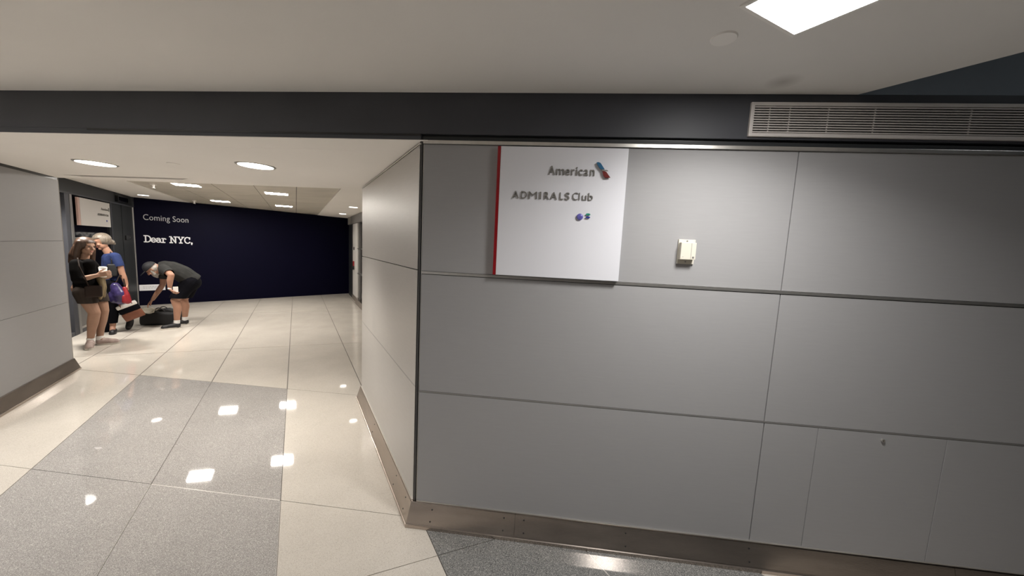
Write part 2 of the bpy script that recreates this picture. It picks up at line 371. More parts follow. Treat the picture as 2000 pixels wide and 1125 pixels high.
# ------------------------------------------------------------------ rest of the shell (outside the frame)
st(MB().poly([(-9.2, -6.4), (-9, -6.4), (-9, 0.2), (-9.2, 0.2)], 0, 3.3).done('wall_west', 'panel'))
st(MB().poly([(-9.2, -6.6), (8, -6.6), (8, -6.4), (-9.2, -6.4)], 0, 3.3).done('wall_rear', 'panel'))
st(MB().poly([(6.5, -6.4), (6.7, -6.4), (6.7, 0.03), (6.5, 0.03)], 0, 3.3).done('wall_east', 'dark2'))

# ------------------------------------------------------------------ hoarding at the end of the hall
D1 = V((-8.38, 5.118, 0)); dd = V((0.580, 0.8145, 0)).normalized(); dn = V((0.8145, -0.580, 0)).normalized()
FD = (D1, dd, dn)
wb = st(MB().box(FD, -0.2, 4.80, -0.12, 0, 0, ZH).done('wall_back', 'navy'))

def text_mesh(s, size=1.0, ext=0.01, off=0.0, space=1.0, shear=0.0):
    cu_ = bpy.data.curves.new('txt', 'FONT'); cu_.body = s; cu_.size = size; cu_.extrude = ext; cu_.offset = off
    cu_.space_character = space; cu_.shear = shear; cu_.resolution_u = 4
    o = bpy.data.objects.new('txt', cu_); COL.objects.link(o)
    bpy.context.view_layer.update()
    me = bpy.data.meshes.new_from_object(o.evaluated_get(bpy.context.evaluated_depsgraph_get()))
    bpy.data.objects.remove(o); bpy.data.curves.remove(cu_)
    return me
def place_text(name, s, F, a0, a1, z0, z1, n, m, parent, ext=0.004, off=0.0, space=1.0, ref='X'):
    """text fitted to the box a0..a1 wide; z0 baseline, z1 top of capitals; n distance off the wall"""
    me = text_mesh(s, 1.0, 0.5, off, space); cap = text_mesh('H', 1.0, 0.0)
    hx = max(v.co.y for v in cap.vertices); bpy.data.meshes.remove(cap)
    xs = [v.co.x for v in me.vertices]; x0, x1 = min(xs), max(xs)
    O, A, N_ = F
    for v in me.vertices:
        a = a0+(v.co.x-x0)/(x1-x0)*(a1-a0); z = z0+v.co.y/hx*(z1-z0)
        v.co = O+A*a+N_*(n+v.co.z*ext)+Z*z
    return link(name, me, m, parent)
# Coming Soon (thin rounded sans) and Dear NYC, (slab serif, drawn as strokes)
place_text('lettering_coming_soon', 'Coming Soon', FD, 0.147, 0.896, 1.925, 2.050, 0.004, 'grey_txt', wb, 0.004, -0.004, 1.02)
def arc(cx, cy, rx, ry, a0, a1, n=14):
    return [(cx+rx*math.cos(math.radians(a0+(a1-a0)*i/n)), cy+ry*math.sin(math.radians(a0+(a1-a0)*i/n))) for i in range(n+1)]
GL = {
 'D': (0.80, [[(0.18, 0), (0.18, 1)], [(0.0, 0), (0.38, 0)], [(0.0, 1), (0.38, 1)], [(0.36, 1)]+arc(0.36, 0.5, 0.42, 0.5, 88, -88)+[(0.36, 0)]]),
 'e': (0.62, [[(0.04, 0.34), (0.56, 0.34)], arc(0.30, 0.33, 0.27, 0.33, 0, 320)]),
 'a': (0.66, [arc(0.26, 0.20, 0.22, 0.19, 0, 360), [(0.08, 0.58)]+arc(0.27, 0.48, 0.21, 0.17, 120, 0)+[(0.48, 0.05), (0.66, 0.0)]]),
 'r': (0.60, [[(0.17, 0), (0.17, 0.64)], [(0.02, 0.64), (0.17, 0.64)], [(0, 0), (0.38, 0)], arc(0.36, 0.42, 0.18, 0.21, 180, 35)]),
 'N': (0.98, [[(0.18, 0), (0.18, 1), (0.76, 0.0), (0.76, 1)], [(0, 0), (0.36, 0)], [(0, 1), (0.22, 1)], [(0.58, 1), (0.94, 1)]]),
 'Y': (0.92, [[(0.12, 1), (0.44, 0.46), (0.76, 1)], [(0.44, 0.46), (0.44, 0)], [(0, 1), (0.28, 1)], [(0.60, 1), (0.88, 1)], [(0.24, 0), (0.64, 0)]]),
 'C': (0.82, [arc(0.40, 0.5, 0.38, 0.5, 42, 325, 20), [(0.70, 0.68), (0.70, 0.98)]]),
 ',': (0.25, [arc(0.12, 0.04, 0.04, 0.04, 0, 360, 8), [(0.16, 0.04), (0.10, -0.2)]]),
 ' ': (0.36, []),
}
def strokes(name, s, F, a0, a1, z0, h, w, n, m, parent):
    tot = sum(GL[ch][0]+0.03 for ch in s)-0.03; k = (a1-a0)/tot; x = 0; b = MB(); O, A, N_ = F
    for ch in s:
        adv, lines = GL[ch]
        for ln in lines:
            n += 0.00006
            for i in range(len(ln)-1):
                n += 0.00002
                p = V((a0+(x+ln[i][0])*k, z0+ln[i][1]*h)); r_ = V((a0+(x+ln[i+1][0])*k, z0+ln[i+1][1]*h))
                d = (r_-p)
                if d.length < 1e-6: continue
                d.normalize(); o_ = V((-d.y, d.x))*w/2; p2 = p-d*w*0.35; r2 = r_+d*w*0.35
                vs = []
                for nn in (n, n+0.004):
                    for pt in (p2-o_, r2-o_, r2+o_, p2+o_): vs.append(b.b.verts.new(O+A*pt.x+N_*nn+Z*pt.y))
                for f in ((3, 2, 1, 0), (4, 5, 6, 7), (0, 1, 5, 4), (1, 2, 6, 5), (2, 3, 7, 6), (3, 0, 4, 7)):
                    b.b.faces.new([vs[j] for j in f])
        x += adv+0.03
    return b.done(name, m, parent)
strokes('lettering_dear_nyc', 'Dear NYC,', FD, 0.143, 0.955, 1.437, 0.138, 0.0225, 0.0005, 'white_txt', wb)
# white notice low on the hoarding
nt_ = empty('notice_board', D1+dd*0.2+dn*0.004+Z*0.33, 'small white notice with faint grey lines on the navy hoarding', 'notice')
MB().box(FD, 0.02, 0.44, 0.001, 0.007, 0.335, 0.47, 0.001).done('board', 'white_txt', nt_)
for z, a in ((0.425, 0.33), (0.392, 0.30)):
    random.seed(int(z*1000)); t = 0.08; b = MB()
    while t < a:
        l = random.uniform(0.015, 0.04); b.box(FD, t, t+l, 0.0072, 0.0082, z-0.006, z+0.006); t += l+0.012
    b.done('text_line', 'grey_txt', nt_)

# ------------------------------------------------------------------ left side of the hall: glazed front
A0 = V((-6.591, 2.899, 0)); ld = V((-0.628, 0.778, 0)).normalized(); lnn = V((0.778, 0.628, 0)).normalized()
FH = (A0, ld, lnn)
wl = st(MB().box(FH, -1.66, 2.93, -0.14, -0.05, 0, ZH).done('wall_hall_left', 'black'))
MB().box(FH, -1.6, 2.90, -0.05, 0.0, 2.20, ZH).done('soffit', 'dark2', wl)
MB().box(FH, -1.6, 2.90, -0.06, 0.012, 2.175, 2.20).done('head_rail', 'dark', wl)
MB().box(FH, 1.62, 2.18, -0.05, -0.012, 0, 2.175).done('column_panel', 'dark2', wl)
MB().box(FH, 2.185, 2.86, -0.05, -0.004, 0, 2.175).done('column_panel', 'dark2', wl)
for z in (0.7, 1.507):
    MB().box(FH, 0.09, 1.60, -0.05, -0.005, z-0.010, z+0.010).done('glazing_bar', 'alud', wl)
for a0, a1, mm in ((-0.16, -0.03, 'dark'), (0.0, 0.075, 'alud'), (1.57, 1.62, 'dark')):
    MB().box(FH, a0, a1, -0.05, 0.01, 0, 2.175, 0.002).done('mullion', mm, wl)
for z0, z1 in ((0.46, 0.69), (0.71, 1.497), (1.517, 2.17)):
    MB().box(FH, 0.076, 1.569, -0.035, -0.022, z0, z1).done('pane', 'glassb', wl)
MB().box(FH, 0.076, 1.569, -0.04, -0.01, 0.10, 0.45).done('kick_panel', 'kick', wl)
MB().box(FH, 0.076, 1.569, -0.04, 0.004, 0.06, 0.10).done('sill_rail', 'alu', wl)
MB().box(FH, -1.6, 2.86, -0.05, 0.006, 0.0, 0.058).done('plinth', 'dark', wl)
st(MB().box(FD, -0.045, 0.005, 0.0, 0.03, 0, 2.18, 0.002).done('trim_18', 'alud'))
st(MB().box(FH, 2.80, 2.90, -0.02, 0.02, 2.19, ZH).done('trim_19', 'dark'))
ex = empty('exit_sign', A0+ld*2.13+Z*2.22, 'small unlit black exit sign box on the grey soffit over the glass front', 'sign')
MB().box(FH, 1.86, 2.42, 0.001, 0.045, 2.225, 2.345, 0.006).done('housing', 'black', ex)
MB().box(FH, 1.89, 2.39, 0.045, 0.048, 2.245, 2.325).done('face', 'glassb', ex)
cd = empty('card_reader', A0+ld*2.40+Z*1.47, 'small black wall box on the dark grey column beside the hoarding', 'box')
MB().box(FH, 2.27, 2.58, -0.003, 0.02, 1.475, 1.565, 0.004).done('housing', 'black', cd)
MB().cyl(A0+ld*2.48+lnn*0.02+Z*1.52, A0+ld*2.48+lnn*0.024+Z*1.52, 0.012, seg=12).done('lens', 'alud', cd)
sg = empty('club_sign', A0+ld*0.8+Z*1.70, 'white square club sign with grey lettering hung inside the dark glass front', 'sign')
MB().box(FH, 0.235, 1.42, 0.012, 0.04, 1.712, 2.150, 0.003).done('panel', 'signw2', sg)
MB().box(FH, 0.165, 0.232, 0.012, 0.036, 1.712, 2.150, 0.002).done('edge_strip', mat('faded red strip', (0.50, 0.33, 0.28), 0.4), sg)
place_text('lettering', 'American', FH, 1.02, 1.31, 2.005, 2.045, 0.042, 'letter', sg, 0.006, 0.012)
place_text('lettering', 'ADMIRALS Club', FH, 0.86, 1.33, 1.905, 1.94, 0.042, 'letter', sg, 0.006, 0.014)
MB().cyl(A0+ld*1.24+lnn*0.04+Z*1.82, A0+ld*1.24+lnn*0.046+Z*1.82, 0.018, seg=14).done('emblem', 'navyd', sg)
MB().box(FH, 1.34, 1.37, 0.041, 0.047, 1.995, 2.06).done('emblem', 'letter', sg)
stk = empty('door_sticker', A0+ld*-0.1+Z*0.85, 'small red and white sticker on the dark door frame beside the left wall', 'sticker')
MB().box(FH, -0.15, -0.06, 0.0105, 0.013, 0.93, 1.02).done('red_half', 'redb', stk)
MB().box(FH, -0.15, -0.06, 0.0105, 0.013, 0.86, 0.929).done('white_half', 'white_txt', stk)

# ------------------------------------------------------------------ right side of the hall
R1 = V((-4.145, 6.915, 0)); FG = (R1, c, nr)
wg = st(MB().box(FG, -6.65, 2.6, -0.16, -0.05, 0, ZH).done('wall_hall_right', 'black'))
MB().box(FG, -3.0, 2.25, -0.05, 0.03, 2.18, ZH).done('soffit', 'kick', wg)
MB().box(FG, 1.62, 2.25, -0.05, 0.034, 2.19, ZH-0.005).done('soffit_end', 'panel_lit', wg)
MB().box(FG, 1.38, 2.3, -0.05, 0.0, 0, 2.178).done('column', 'dark2', wg)
MB().box(FG, 0.08, 0.11, -0.05, 0.01, 0, 2.178).done('mullion', 'alud', wg)
for z in (0.83, 1.49): MB().box(FG, -3.0, 0.44, -0.05, 0.01, z-0.012, z+0.012).done('glazing_bar', 'alu', wg)
for z0, z1 in ((0.16, 0.81), (0.85, 1.47), (1.51, 2.17)):
    MB().box(FG, -3.0, 0.44, -0.04, -0.02, z0, z1).done('pane', 'glassb', wg)
MB().box(FG, -3.0, 0.5, -0.05, 0.05, 0, 0.15, 0.004).done('plinth', 'steel', wg)
MB().box(FG, 0.5, 1.4, -0.05, 0.02, 0, 0.13, 0.004).done('plinth', 'steel', wg)
dr = st(MB().box(FG, 0.46, 1.36, -0.03, 0.004, 0.135, 2.175, 0.003).done('door_1', 'door'))
MB().box(FG, 1.0, 1.12, 0.006, 0.035, 0.98, 1.12, 0.006).done('alarm_box', 'redb', dr)
MB().box(FG, 0.98, 1.2, 0.006, 0.06, 0.88, 0.98, 0.006).done('lock_box', 'black', dr)
MB().box(FG, 1.0, 1.1, 0.006, 0.02, 1.44, 1.52, 0.003).done('reader', 'black', dr)
st(MB().poly([(-1.1, 1.566), (0.6, 1.566), (0.6, 1.60), (-1.12, 1.60)], 0, ZH).done('wall_hall_front', 'panel_lit'))

# ------------------------------------------------------------------ lamps
def rect_lamp(name, F, a0, a1, b0, b1, z, label, lm, group, trim=0.02):
    """F=(origin, along, across)"""
    O, A, B = F; ce = O+A*(a0+a1)/2+B*(b0+b1)/2
    e = empty(name, V((ce.x, ce.y, z)), label, 'ceiling light', group)
    fr = MB()
    for x0, x1, y0, y1 in ((a0-trim, a1+trim, b0-trim, b0), (a0-trim, a1+trim, b1, b1+trim), (a0-trim, a0, b0, b1), (a1, a1+trim, b0, b1)):
        fr.box(F, x0, x1, y0, y1, z-0.006, z-0.0003)
    fr.done('frame', 'white2', e)
    MB().box(F, a0, a1, b0, b1, z-0.004, z-0.001).done('diffuser', lm, e)
    return e
FLm = (V((1.535, -0.483, 0)), -c, V((-0.849, -0.528, 0)))
rect_lamp('panel_light', FLm, 0, 0.42, 0, 0.277, ZC, 'bright white rectangular ceiling panel light above the grey wall', 'lampm', None, 0.012)
for k, (dx, dy) in enumerate(((-4.6, -1.6), (-4.6, -4.0), (-7.8, -2.4))):  # added unseen lamps that brighten the left of the ceiling
    F2 = (V((1.535+dx, -0.483+dy, 0)), -c, V((-0.849, -0.528, 0)))
    rect_lamp('panel_light', F2, 0, 0.42, 0, 0.277, ZC, 'added ceiling panel light behind the viewer, unseen, brightening the left ceiling', 'lampb', 'added panel lights behind the viewer', 0.012)
rect_lamp('panel_light', (V((4.2, -1.6, 0)), X, Y), 0, 0.4, 0, 0.28, 3.3, 'dim added light in the higher ceiling, unseen, brightening the slate wall', 'lampd', None, 0.012)  # added fill lamp, out of view, lifts the slate wall above the ceiling edge
def hl(cx, cy, label):
    F = (V((cx, cy, 0)), c, V((0.935, 0.355, 0)))
    rect_lamp('recessed_light', F, -0.135, 0.135, -0.17, 0.17, ZH+0.012, label, 'lamph', 'rectangular lights in the hall ceiling', 0.012)
hl(-4.92, 3.20, 'rectangular recessed light nearest the glass front among the ceiling tiles')
hl(-6.53, 5.38, 'rectangular recessed light above the middle of the navy hoarding, further left')
hl(-3.93, 3.83, 'rectangular recessed light nearest the passage, in the middle row of tiles')
hl(-5.44, 5.90, 'rectangular recessed light in the middle row of tiles, near the hoarding')
def spot(p, z, r, label, group='round downlights', name='downlight', lm='lamps'):
    e = empty(name, V((p[0], p[1], z)), label, 'ceiling light', group)
    t = bmesh.new(); n = 32; P = V((p[0], p[1], 0)); rings = []
    for rr, zz in ((r*1.0, z-0.001), (r*1.0, z-0.007), (r*1.12, z-0.006), (r*1.16, z-0.0005)):
        rings.append([t.verts.new((P.x+rr*math.cos(2*math.pi*i/n), P.y+rr*math.sin(2*math.pi*i/n), zz)) for i in range(n)])
    for k in range(3):
        for i in range(n): t.faces.new((rings[k][i], rings[k][(i+1) % n], rings[k+1][(i+1) % n], rings[k+1][i]))
    me = bpy.data.meshes.new('trim_ring'); bmesh.ops.recalc_face_normals(t, faces=t.faces); t.to_mesh(me); t.free()
    link('trim_ring', me, 'alu' if z < 2.3 else 'white2', e)
    MB().cyl((P.x, P.y, z-0.004), (P.x, P.y, z-0.001), r*0.995, seg=32).done('diffuser', lm, e)
spot((-3.07, 0.785), ZP, 0.115, 'round downlight in the white passage ceiling, beside the left wall')
spot((-1.56, 0.715), ZP, 0.115, 'round downlight in the middle of the white passage ceiling')
spot((-7.53, 4.66), ZH, 0.085, 'small round downlight above the glass front near the hoarding', lm='lampf')
spot((-3.48, 5.44), ZH, 0.085, 'nearer small round downlight beside the right hall wall', lm='lampf')
spot((-4.82, 7.25), ZH, 0.085, 'further small round downlight beside the right hall wall', lm='lampf')
spot((-5.90, 2.36), ZH, 0.085, 'small round downlight hidden behind the edge of the passage ceiling', lm='lampf')
def cap(p, z, r, label):
    e = MB().cyl((p[0], p[1], z-0.005), (p[0], p[1], z-0.0003), r*0.93, r, seg=32).done('concealed_sprinkler', 'white2'); tag(e, label, 'sprinkler')
    m_ = V((p[0], p[1], z)); e.data.transform(Matrix.Translation(-m_)); e.location = m_
cap((1.315, -0.455), ZC, 0.045, 'round white concealed sprinkler cap on the ceiling beside the panel light')
cap((-2.28, 0.725), ZP, 0.042, 'round white sprinkler cap in the passage ceiling between two downlights')

def pendant(p, label):
    e = MB().cyl((p[0], p[1], ZH-0.004), (p[0], p[1], ZH+0.0115), 0.040, seg=20).cyl((p[0], p[1], ZH-0.05), (p[0], p[1], ZH-0.004), 0.013, 0.020, seg=14).cyl((p[0], p[1], ZH-0.056), (p[0], p[1], ZH-0.05), 0.024, seg=14).done('pendent_sprinkler', 'white2')
    tag(e, label, 'sprinkler'); m_ = V((p[0], p[1], ZH)); e.data.transform(Matrix.Translation(-m_)); e.location = m_
pendant((-5.50, 3.20), 'small white sprinkler head near the left corner of the tiled hall ceiling')
pendant((-7.25, 5.45), 'small white sprinkler head in the hall ceiling just above the lettered hoarding')

# ------------------------------------------------------------------ air grille
gr = empty('air_grille', V((2.5, 0.0, 2.25)), 'long pale metal linear air grille in the dark band above the wall', 'vent')
FGm = (V((0, 0.002, 0)), X, -Y)
g0, g1, gz0, gz1 = 1.653, 3.60, 2.250, 2.407
MB().box(FGm, g0+0.01, g1-0.01, 0.0005, 0.002, gz0+0.01, gz1-0.01).done('backing', 'black', gr)
MB().box(FGm, g0, g1, 0.0005, 0.014, gz0, gz0+0.016, 0.0015).done('frame_rail', 'grille', gr)
MB().box(FGm, g0, g1, 0.0005, 0.014, gz1-0.016, gz1, 0.0015).done('frame_rail', 'grille', gr)
MB().box(FGm, g0, g0+0.016, 0.0005, 0.0142, gz0+0.014, gz1-0.014, 0.0015).done('frame_rail', 'grille', gr)
MB().box(FGm, g1-0.016, g1, 0.0005, 0.0142, gz0+0.014, gz1-0.014, 0.0015).done('frame_rail', 'grille', gr)
nsl = 11
for i in range(nsl):
    z = gz0+0.016+(gz1-gz0-0.032)*(i+0.5)/nsl
    MB().box(FGm, g0+0.016, g1-0.016, 0.004, 0.0120, z-0.0025, z+0.0025).done('slat', 'grille', gr)
for a in (1.74, 1.83, 2.0, 2.2, 2.6, 3.0, 3.3):
    MB().box(FGm, a, a+0.004, 0.002, 0.0065, gz0+0.014, gz1-0.014).done('support_bar', 'grille', gr)

# ------------------------------------------------------------------ wall sign
s1 = empty('club_sign', V((0.77, -0.005, 1.515)), 'large white square club sign with a red left edge on the grey wall', 'sign')
FS = (V((0, 0.0, 0)), X, -Y)
MB().box(FS, 0.4560, 1.098, -0.0145, 0.016, 1.5155, 2.180, 0.002).done('panel', 'signw', s1)
MB().box(FS, 0.4395, 0.4555, -0.0145, 0.017, 1.5155, 2.180, 0.0015).done('edge_strip', 'red', s1)
def place_chars(spans, F, k0, k1, A0_, A1_, z0, z1, n, m, parent, ext, off):
    """letters one by one; spans = (character, left, right) measured along the word, mapped k0..k1 -> A0_..A1_"""
    cap_ = text_mesh('H', 1.0, 0.0); hx = max(v.co.y for v in cap_.vertices); bpy.data.meshes.remove(cap_)
    out = bmesh.new(); O, A, N_ = F
    for ch, l, r in spans:
        me = text_mesh(ch, 1.0, 0.5, 0.0 if ch == 'M' else off); xs = [v.co.x for v in me.vertices]; x0, x1 = min(xs), max(xs)
        a0 = A0_+(l-k0)/(k1-k0)*(A1_-A0_); a1 = A0_+(r-k0)/(k1-k0)*(A1_-A0_)
        for v in me.vertices:
            v.co = O+A*(a0+(v.co.x-x0)/(x1-x0)*(a1-a0))+N_*(n+v.co.z*ext)+Z*(z0+v.co.y/hx*(z1-z0))
        out.from_mesh(me); bpy.data.meshes.remove(me)
    me = bpy.data.meshes.new('lettering'); out.to_mesh(me); out.free()
    return link('lettering', me, m, parent)
place_chars([('A', 795, 885), ('m', 905, 1015), ('e', 1030, 1092), ('r', 1115, 1155), ('i', 1174, 1196), ('c', 1212, 1266), ('a', 1285, 1345), ('n', 1372, 1430)],
            FS, 795, 1430, 0.706, 0.938, 2.043, 2.086, 0.0195, 'letter', s1, 0.005, 0.004)
place_chars([('A', 290, 380), ('D', 410, 492), ('M', 516, 634), ('I', 670, 692), ('R', 736, 802), ('A', 822, 912), ('L', 950, 997), ('S', 1022, 1084)],
            FS, 290, 1082, 0.527, 0.820, 1.919, 1.955, 0.0195, 'letter', s1, 0.005, 0.004)
place_chars([('C', 1128, 1203), ('l', 1219, 1228), ('u', 1262, 1320), ('b', 1345, 1407)],
            FS, 1128, 1407, 0.836, 0.938, 1.920, 1.957, 0.0195, 'letter', s1, 0.005, -0.006)
def plate(name, pts, n0, n1, m, parent):
    b = MB(); k = len(pts)
    a = [b.b.verts.new((p[0], -n0, p[1])) for p in pts]; d = [b.b.verts.new((p[0], -n1, p[1])) for p in pts]
    b.b.faces.new(a); b.b.faces.new(d[::-1])
    for i in range(k): b.b.faces.new((a[i], a[(i+1) % k], d[(i+1) % k], d[i]))
    return b.done(name, m, parent)
plate('emblem_upper', [(0.943, 2.106), (0.952, 2.108), (0.963, 2.104), (0.985, 2.074), (0.972, 2.073), (0.962, 2.077), (0.952, 2.090)], 0.022, 0.03, 'blue', s1)
plate('emblem_beak', [(0.966, 2.0715), (0.985, 2.0715), (0.998, 2.0705), (1.003, 2.066), (0.992, 2.0675), (0.984, 2.066), (0.974, 2.066)], 0.022, 0.029, 'letter', s1)
plate('emblem_lower', [(0.975, 2.0635), (0.985, 2.0645), (0.995, 2.060), (1.016, 2.034), (0.992, 2.033), (0.982, 2.043)], 0.022, 0.03, 'maroon', s1)
MB().sph((0.879, -0.022, 1.836), 0.0165, 24, (1, 0.35, 1)).done('emblem_ball', 'violet', s1, True)
plate('emblem_dot', [(0.920+0.0115*math.cos(t*math.pi/8), 1.8495+0.0050*math.sin(t*math.pi/8)) for t in range(16)], 0.020, 0.024, 'green', s1)
plate('emblem_dot', [(0.920+0.0115*math.cos(t*math.pi/8), 1.8345+0.0046*math.sin(t*math.pi/8)) for t in range(16)], 0.020, 0.024, 'navyd', s1)

# ------------------------------------------------------------------ wall device
th = empty('wall_sensor', V((1.43, 0.0, 1.68)), 'small cream plastic control box screwed to the grey wall', 'thermostat')
MB().box(FM, 1.386, 1.468, 0.0005, 0.010, 1.622, 1.746, 0.002).done('back_plate', 'cream_pl', th)
FT = (V((0, 0.005, 0)), X, -Y)
MB().box(FT, 1.389, 1.462, 0.0, 0.032, 1.645, 1.730, 0.003).done('cover', 'cream_pl', th)
MB().box(FT, 1.4385, 1.440, 0.0318, 0.0326, 1.65, 1.727).done('groove', 'kick', th)
MB().box(FT, 1.446, 1.455, 0.0318, 0.0335, 1.652, 1.661, 0.001).done('button', 'letter', th)
MB().box(FT, 1.398, 1.404, 0.0318, 0.0326, 1.657, 1.6585).done('mark', 'kick', th)
for z in (1.738, 1.634):
    MB().cyl((1.427, 0.006, z), (1.427, 0.0035, z), 0.004, seg=12).done('screw', 'alud', th)
# lock of the access door
lk = empty('access_lock', V((2.477, 0.015, 0.778)), 'tiny round metal lock in the grey wall panel at lower right', 'lock')
MB().cyl((2.477, 0.0148, 0.778), (2.477, 0.006, 0.778), 0.0085, seg=16).done('barrel', 'alu', lk)
MB().box(FM, 2.4765, 2.4785, 0.0085, 0.0095, 0.772, 0.784).done('keyhole', 'gap', lk)

# ------------------------------------------------------------------ people
M['skin'] = varied(mat('skin', (0.37, 0.20, 0.135), 0.5, spec=0.3), 0.08, 12)
M['skin_pale'] = varied(mat('pale skin', (0.33, 0.195, 0.135), 0.5, spec=0.3), 0.08, 12)
M['tee'] = varied(mat('charcoal cotton', (0.033, 0.033, 0.032), 0.85, spec=0.1), 0.15, 14, bump=0.5, bscale=30)
M['shorts'] = varied(mat('black cotton', (0.004, 0.004, 0.006), 0.9, spec=0.08), 0.2, 14, bump=0.5, bscale=25)
M['top'] = varied(mat('black knit', (0.004, 0.0035, 0.0035), 0.9, spec=0.08), 0.2, 14, bump=0.5, bscale=25)
M['brownsh'] = varied(mat('brown cloth', (0.035, 0.026, 0.021), 0.85, spec=0.2), 0.2, 14, bump=0.5, bscale=25)
M['bluetee'] = varied(mat('blue cotton', (0.020, 0.032, 0.10), 0.85, spec=0.2), 0.15, 14, bump=0.5, bscale=25)
M['cap'] = mat('black cap', (0.008, 0.008, 0.01), 0.7)
M['greyhair'] = varied(mat('grey hair', (0.34, 0.31, 0.28), 0.6), 0.3, 60, (1, 1, 0.3), 0.8, 90)
M['brownhair'] = varied(mat('brown hair', (0.055, 0.028, 0.016), 0.42), 0.6, 40, (3, 3, 0.3), 0.9, 60)
M['ashhair'] = varied(mat('ash blond hair', (0.20, 0.165, 0.13), 0.42), 0.5, 40, (2, 2, 0.4), 0.9, 60)
M['sock'] = mat('white sock', (0.72, 0.70, 0.68), 0.8)
M['sneaker'] = varied(mat('pale pink sneaker', (0.40, 0.31, 0.28), 0.6), 0.3, 20)
M['sole'] = mat('light sole', (0.60, 0.56, 0.50), 0.6)
M['shoe'] = mat('black shoe', (0.012, 0.011, 0.012), 0.5)
M['eye'] = mat('eye', (0.03, 0.02, 0.015), 0.2)
M['lip'] = mat('lips', (0.36, 0.11, 0.09), 0.5)
M['cup'] = mat('white paper cup', (0.80, 0.78, 0.74), 0.6)
M['tan'] = varied(mat('tan cloth', (0.17, 0.125, 0.065), 0.85), 0.2, 14, bump=0.5, bscale=25)
M['darkbag'] = varied(mat('dark brown leather', (0.018, 0.010, 0.007), 0.6, spec=0.2), 0.2, 12)
M['duffel'] = varied(mat('black nylon', (0.007, 0.007, 0.008), 0.6), 0.2, 18, bump=0.4, bscale=30)
M['cloth'] = varied(mat('cream cloth', (0.62, 0.57, 0.47), 0.85), 0.12, 10, bump=0.5, bscale=20)
M['purple'] = varied(mat('shiny violet fabric', (0.035, 0.026, 0.09), 0.22), 0.9, 12)
M['redcl'] = mat('red fabric', (0.26, 0.012, 0.018), 0.5)
M['leather'] = varied(mat('cognac leather', (0.15, 0.050, 0.024), 0.55), 0.15, 12)
M['wht'] = mat('white fabric', (0.72, 0.68, 0.64), 0.7)

class Fig:
    """figure frame: u to the viewer's right, d away, z up"""
    def __init__(s, base, right, away): s.o = V((base[0], base[1], 0)); s.r = V((*right, 0)); s.a = V((*away, 0))
    def p(s, u, d, z): return s.o+s.r*u+s.a*d+Z*z
    def R(s): return Matrix((s.r, s.a, Z)).transposed()
def capsule(b, p0, r0, p1, r1, seg=14):
    """closed tapered limb with rounded ends"""
    ax = p1-p0; L = ax.length
    if L < 1e-6: return b.sph(p0, r0, seg)
    t = bmesh.new(); k = 5; rings = []
    for i in range(k):
        a = math.pi/2*(1-i/k); rings.append((-r0*math.sin(a), r0*math.cos(a)))
    rings += [(0, r0), (L, r1)]
    for i in range(1, k+1):
        a = math.pi/2*i/k; rings.append((L+r1*math.sin(a), r1*math.cos(a)))
    rows = []
    for h, r in rings:
        if r < 1e-5: rows.append([t.verts.new((0, 0, h))])
        else: rows.append([t.verts.new((r*math.cos(2*math.pi*j/seg), r*math.sin(2*math.pi*j/seg), h)) for j in range(seg)])
    for i in range(len(rows)-1):
        A_, B_ = rows[i], rows[i+1]
        for j in range(seg):
            if len(A_) == 1: t.faces.new((A_[0], B_[(j+1) % seg], B_[j]))
            elif len(B_) == 1: t.faces.new((A_[j], A_[(j+1) % seg], B_[0]))
            else: t.faces.new((A_[j], A_[(j+1) % seg], B_[(j+1) % seg], B_[j]))
    m_ = V((0, 0, 1)).rotation_difference(ax.normalized()).to_matrix().to_4x4()
    bmesh.ops.transform(t, matrix=Matrix.Translation(p0) @ m_, verts=t.verts); b.merge(t); return b
def chain(b, pts):
    for i in range(len(pts)-1): capsule(b, pts[i][0], pts[i][1], pts[i+1][0], pts[i+1][1])
def remeshed(b, name, m, parent, voxel=0.006, smooth=5, cuts=()):
    me = bpy.data.meshes.new('t'); bmesh.ops.recalc_face_normals(b.b, faces=b.b.faces); b.b.to_mesh(me); b.b.free()
    o = bpy.data.objects.new('t', me); COL.objects.link(o)
    r = o.modifiers.new('r', 'REMESH'); r.mode = 'VOXEL'; r.voxel_size = voxel; r.use_smooth_shade = True
    sm = o.modifiers.new('s', 'SMOOTH'); sm.iterations = smooth; sm.factor = 0.5
    bpy.context.view_layer.update()
    me2 = bpy.data.meshes.new_from_object(o.evaluated_get(bpy.context.evaluated_depsgraph_get()))
    bpy.data.objects.remove(o); bpy.data.meshes.remove(me)
    me2.materials.clear()
    if cuts:
        t = bmesh.new(); t.from_mesh(me2)
        for co, no, rad in cuts:                    # cut away what lies beyond the plane, within rad of co
            g = [f for f in t.faces if (f.calc_center_median()-co).length < rad]
            g = list(set(g) | set(e for f in g for e in f.edges) | set(v for f in g for v in f.verts))
            bmesh.ops.bisect_plane(t, geom=g, plane_co=co, plane_no=no)
            dl = [f for f in t.faces if (f.calc_center_median()-co).length < rad*0.98 and (f.calc_center_median()-co).dot(no) > 0]
            bmesh.ops.delete(t, geom=dl, context='FACES')
        t.to_mesh(me2); t.free()
    me2.name = name
    return link(name, me2, m, parent, True)
def frame_of(f, k):
    f = f.normalized(); k = (k-f*k.dot(f)).normalized(); s = f.cross(k).normalized(); return f, k, s
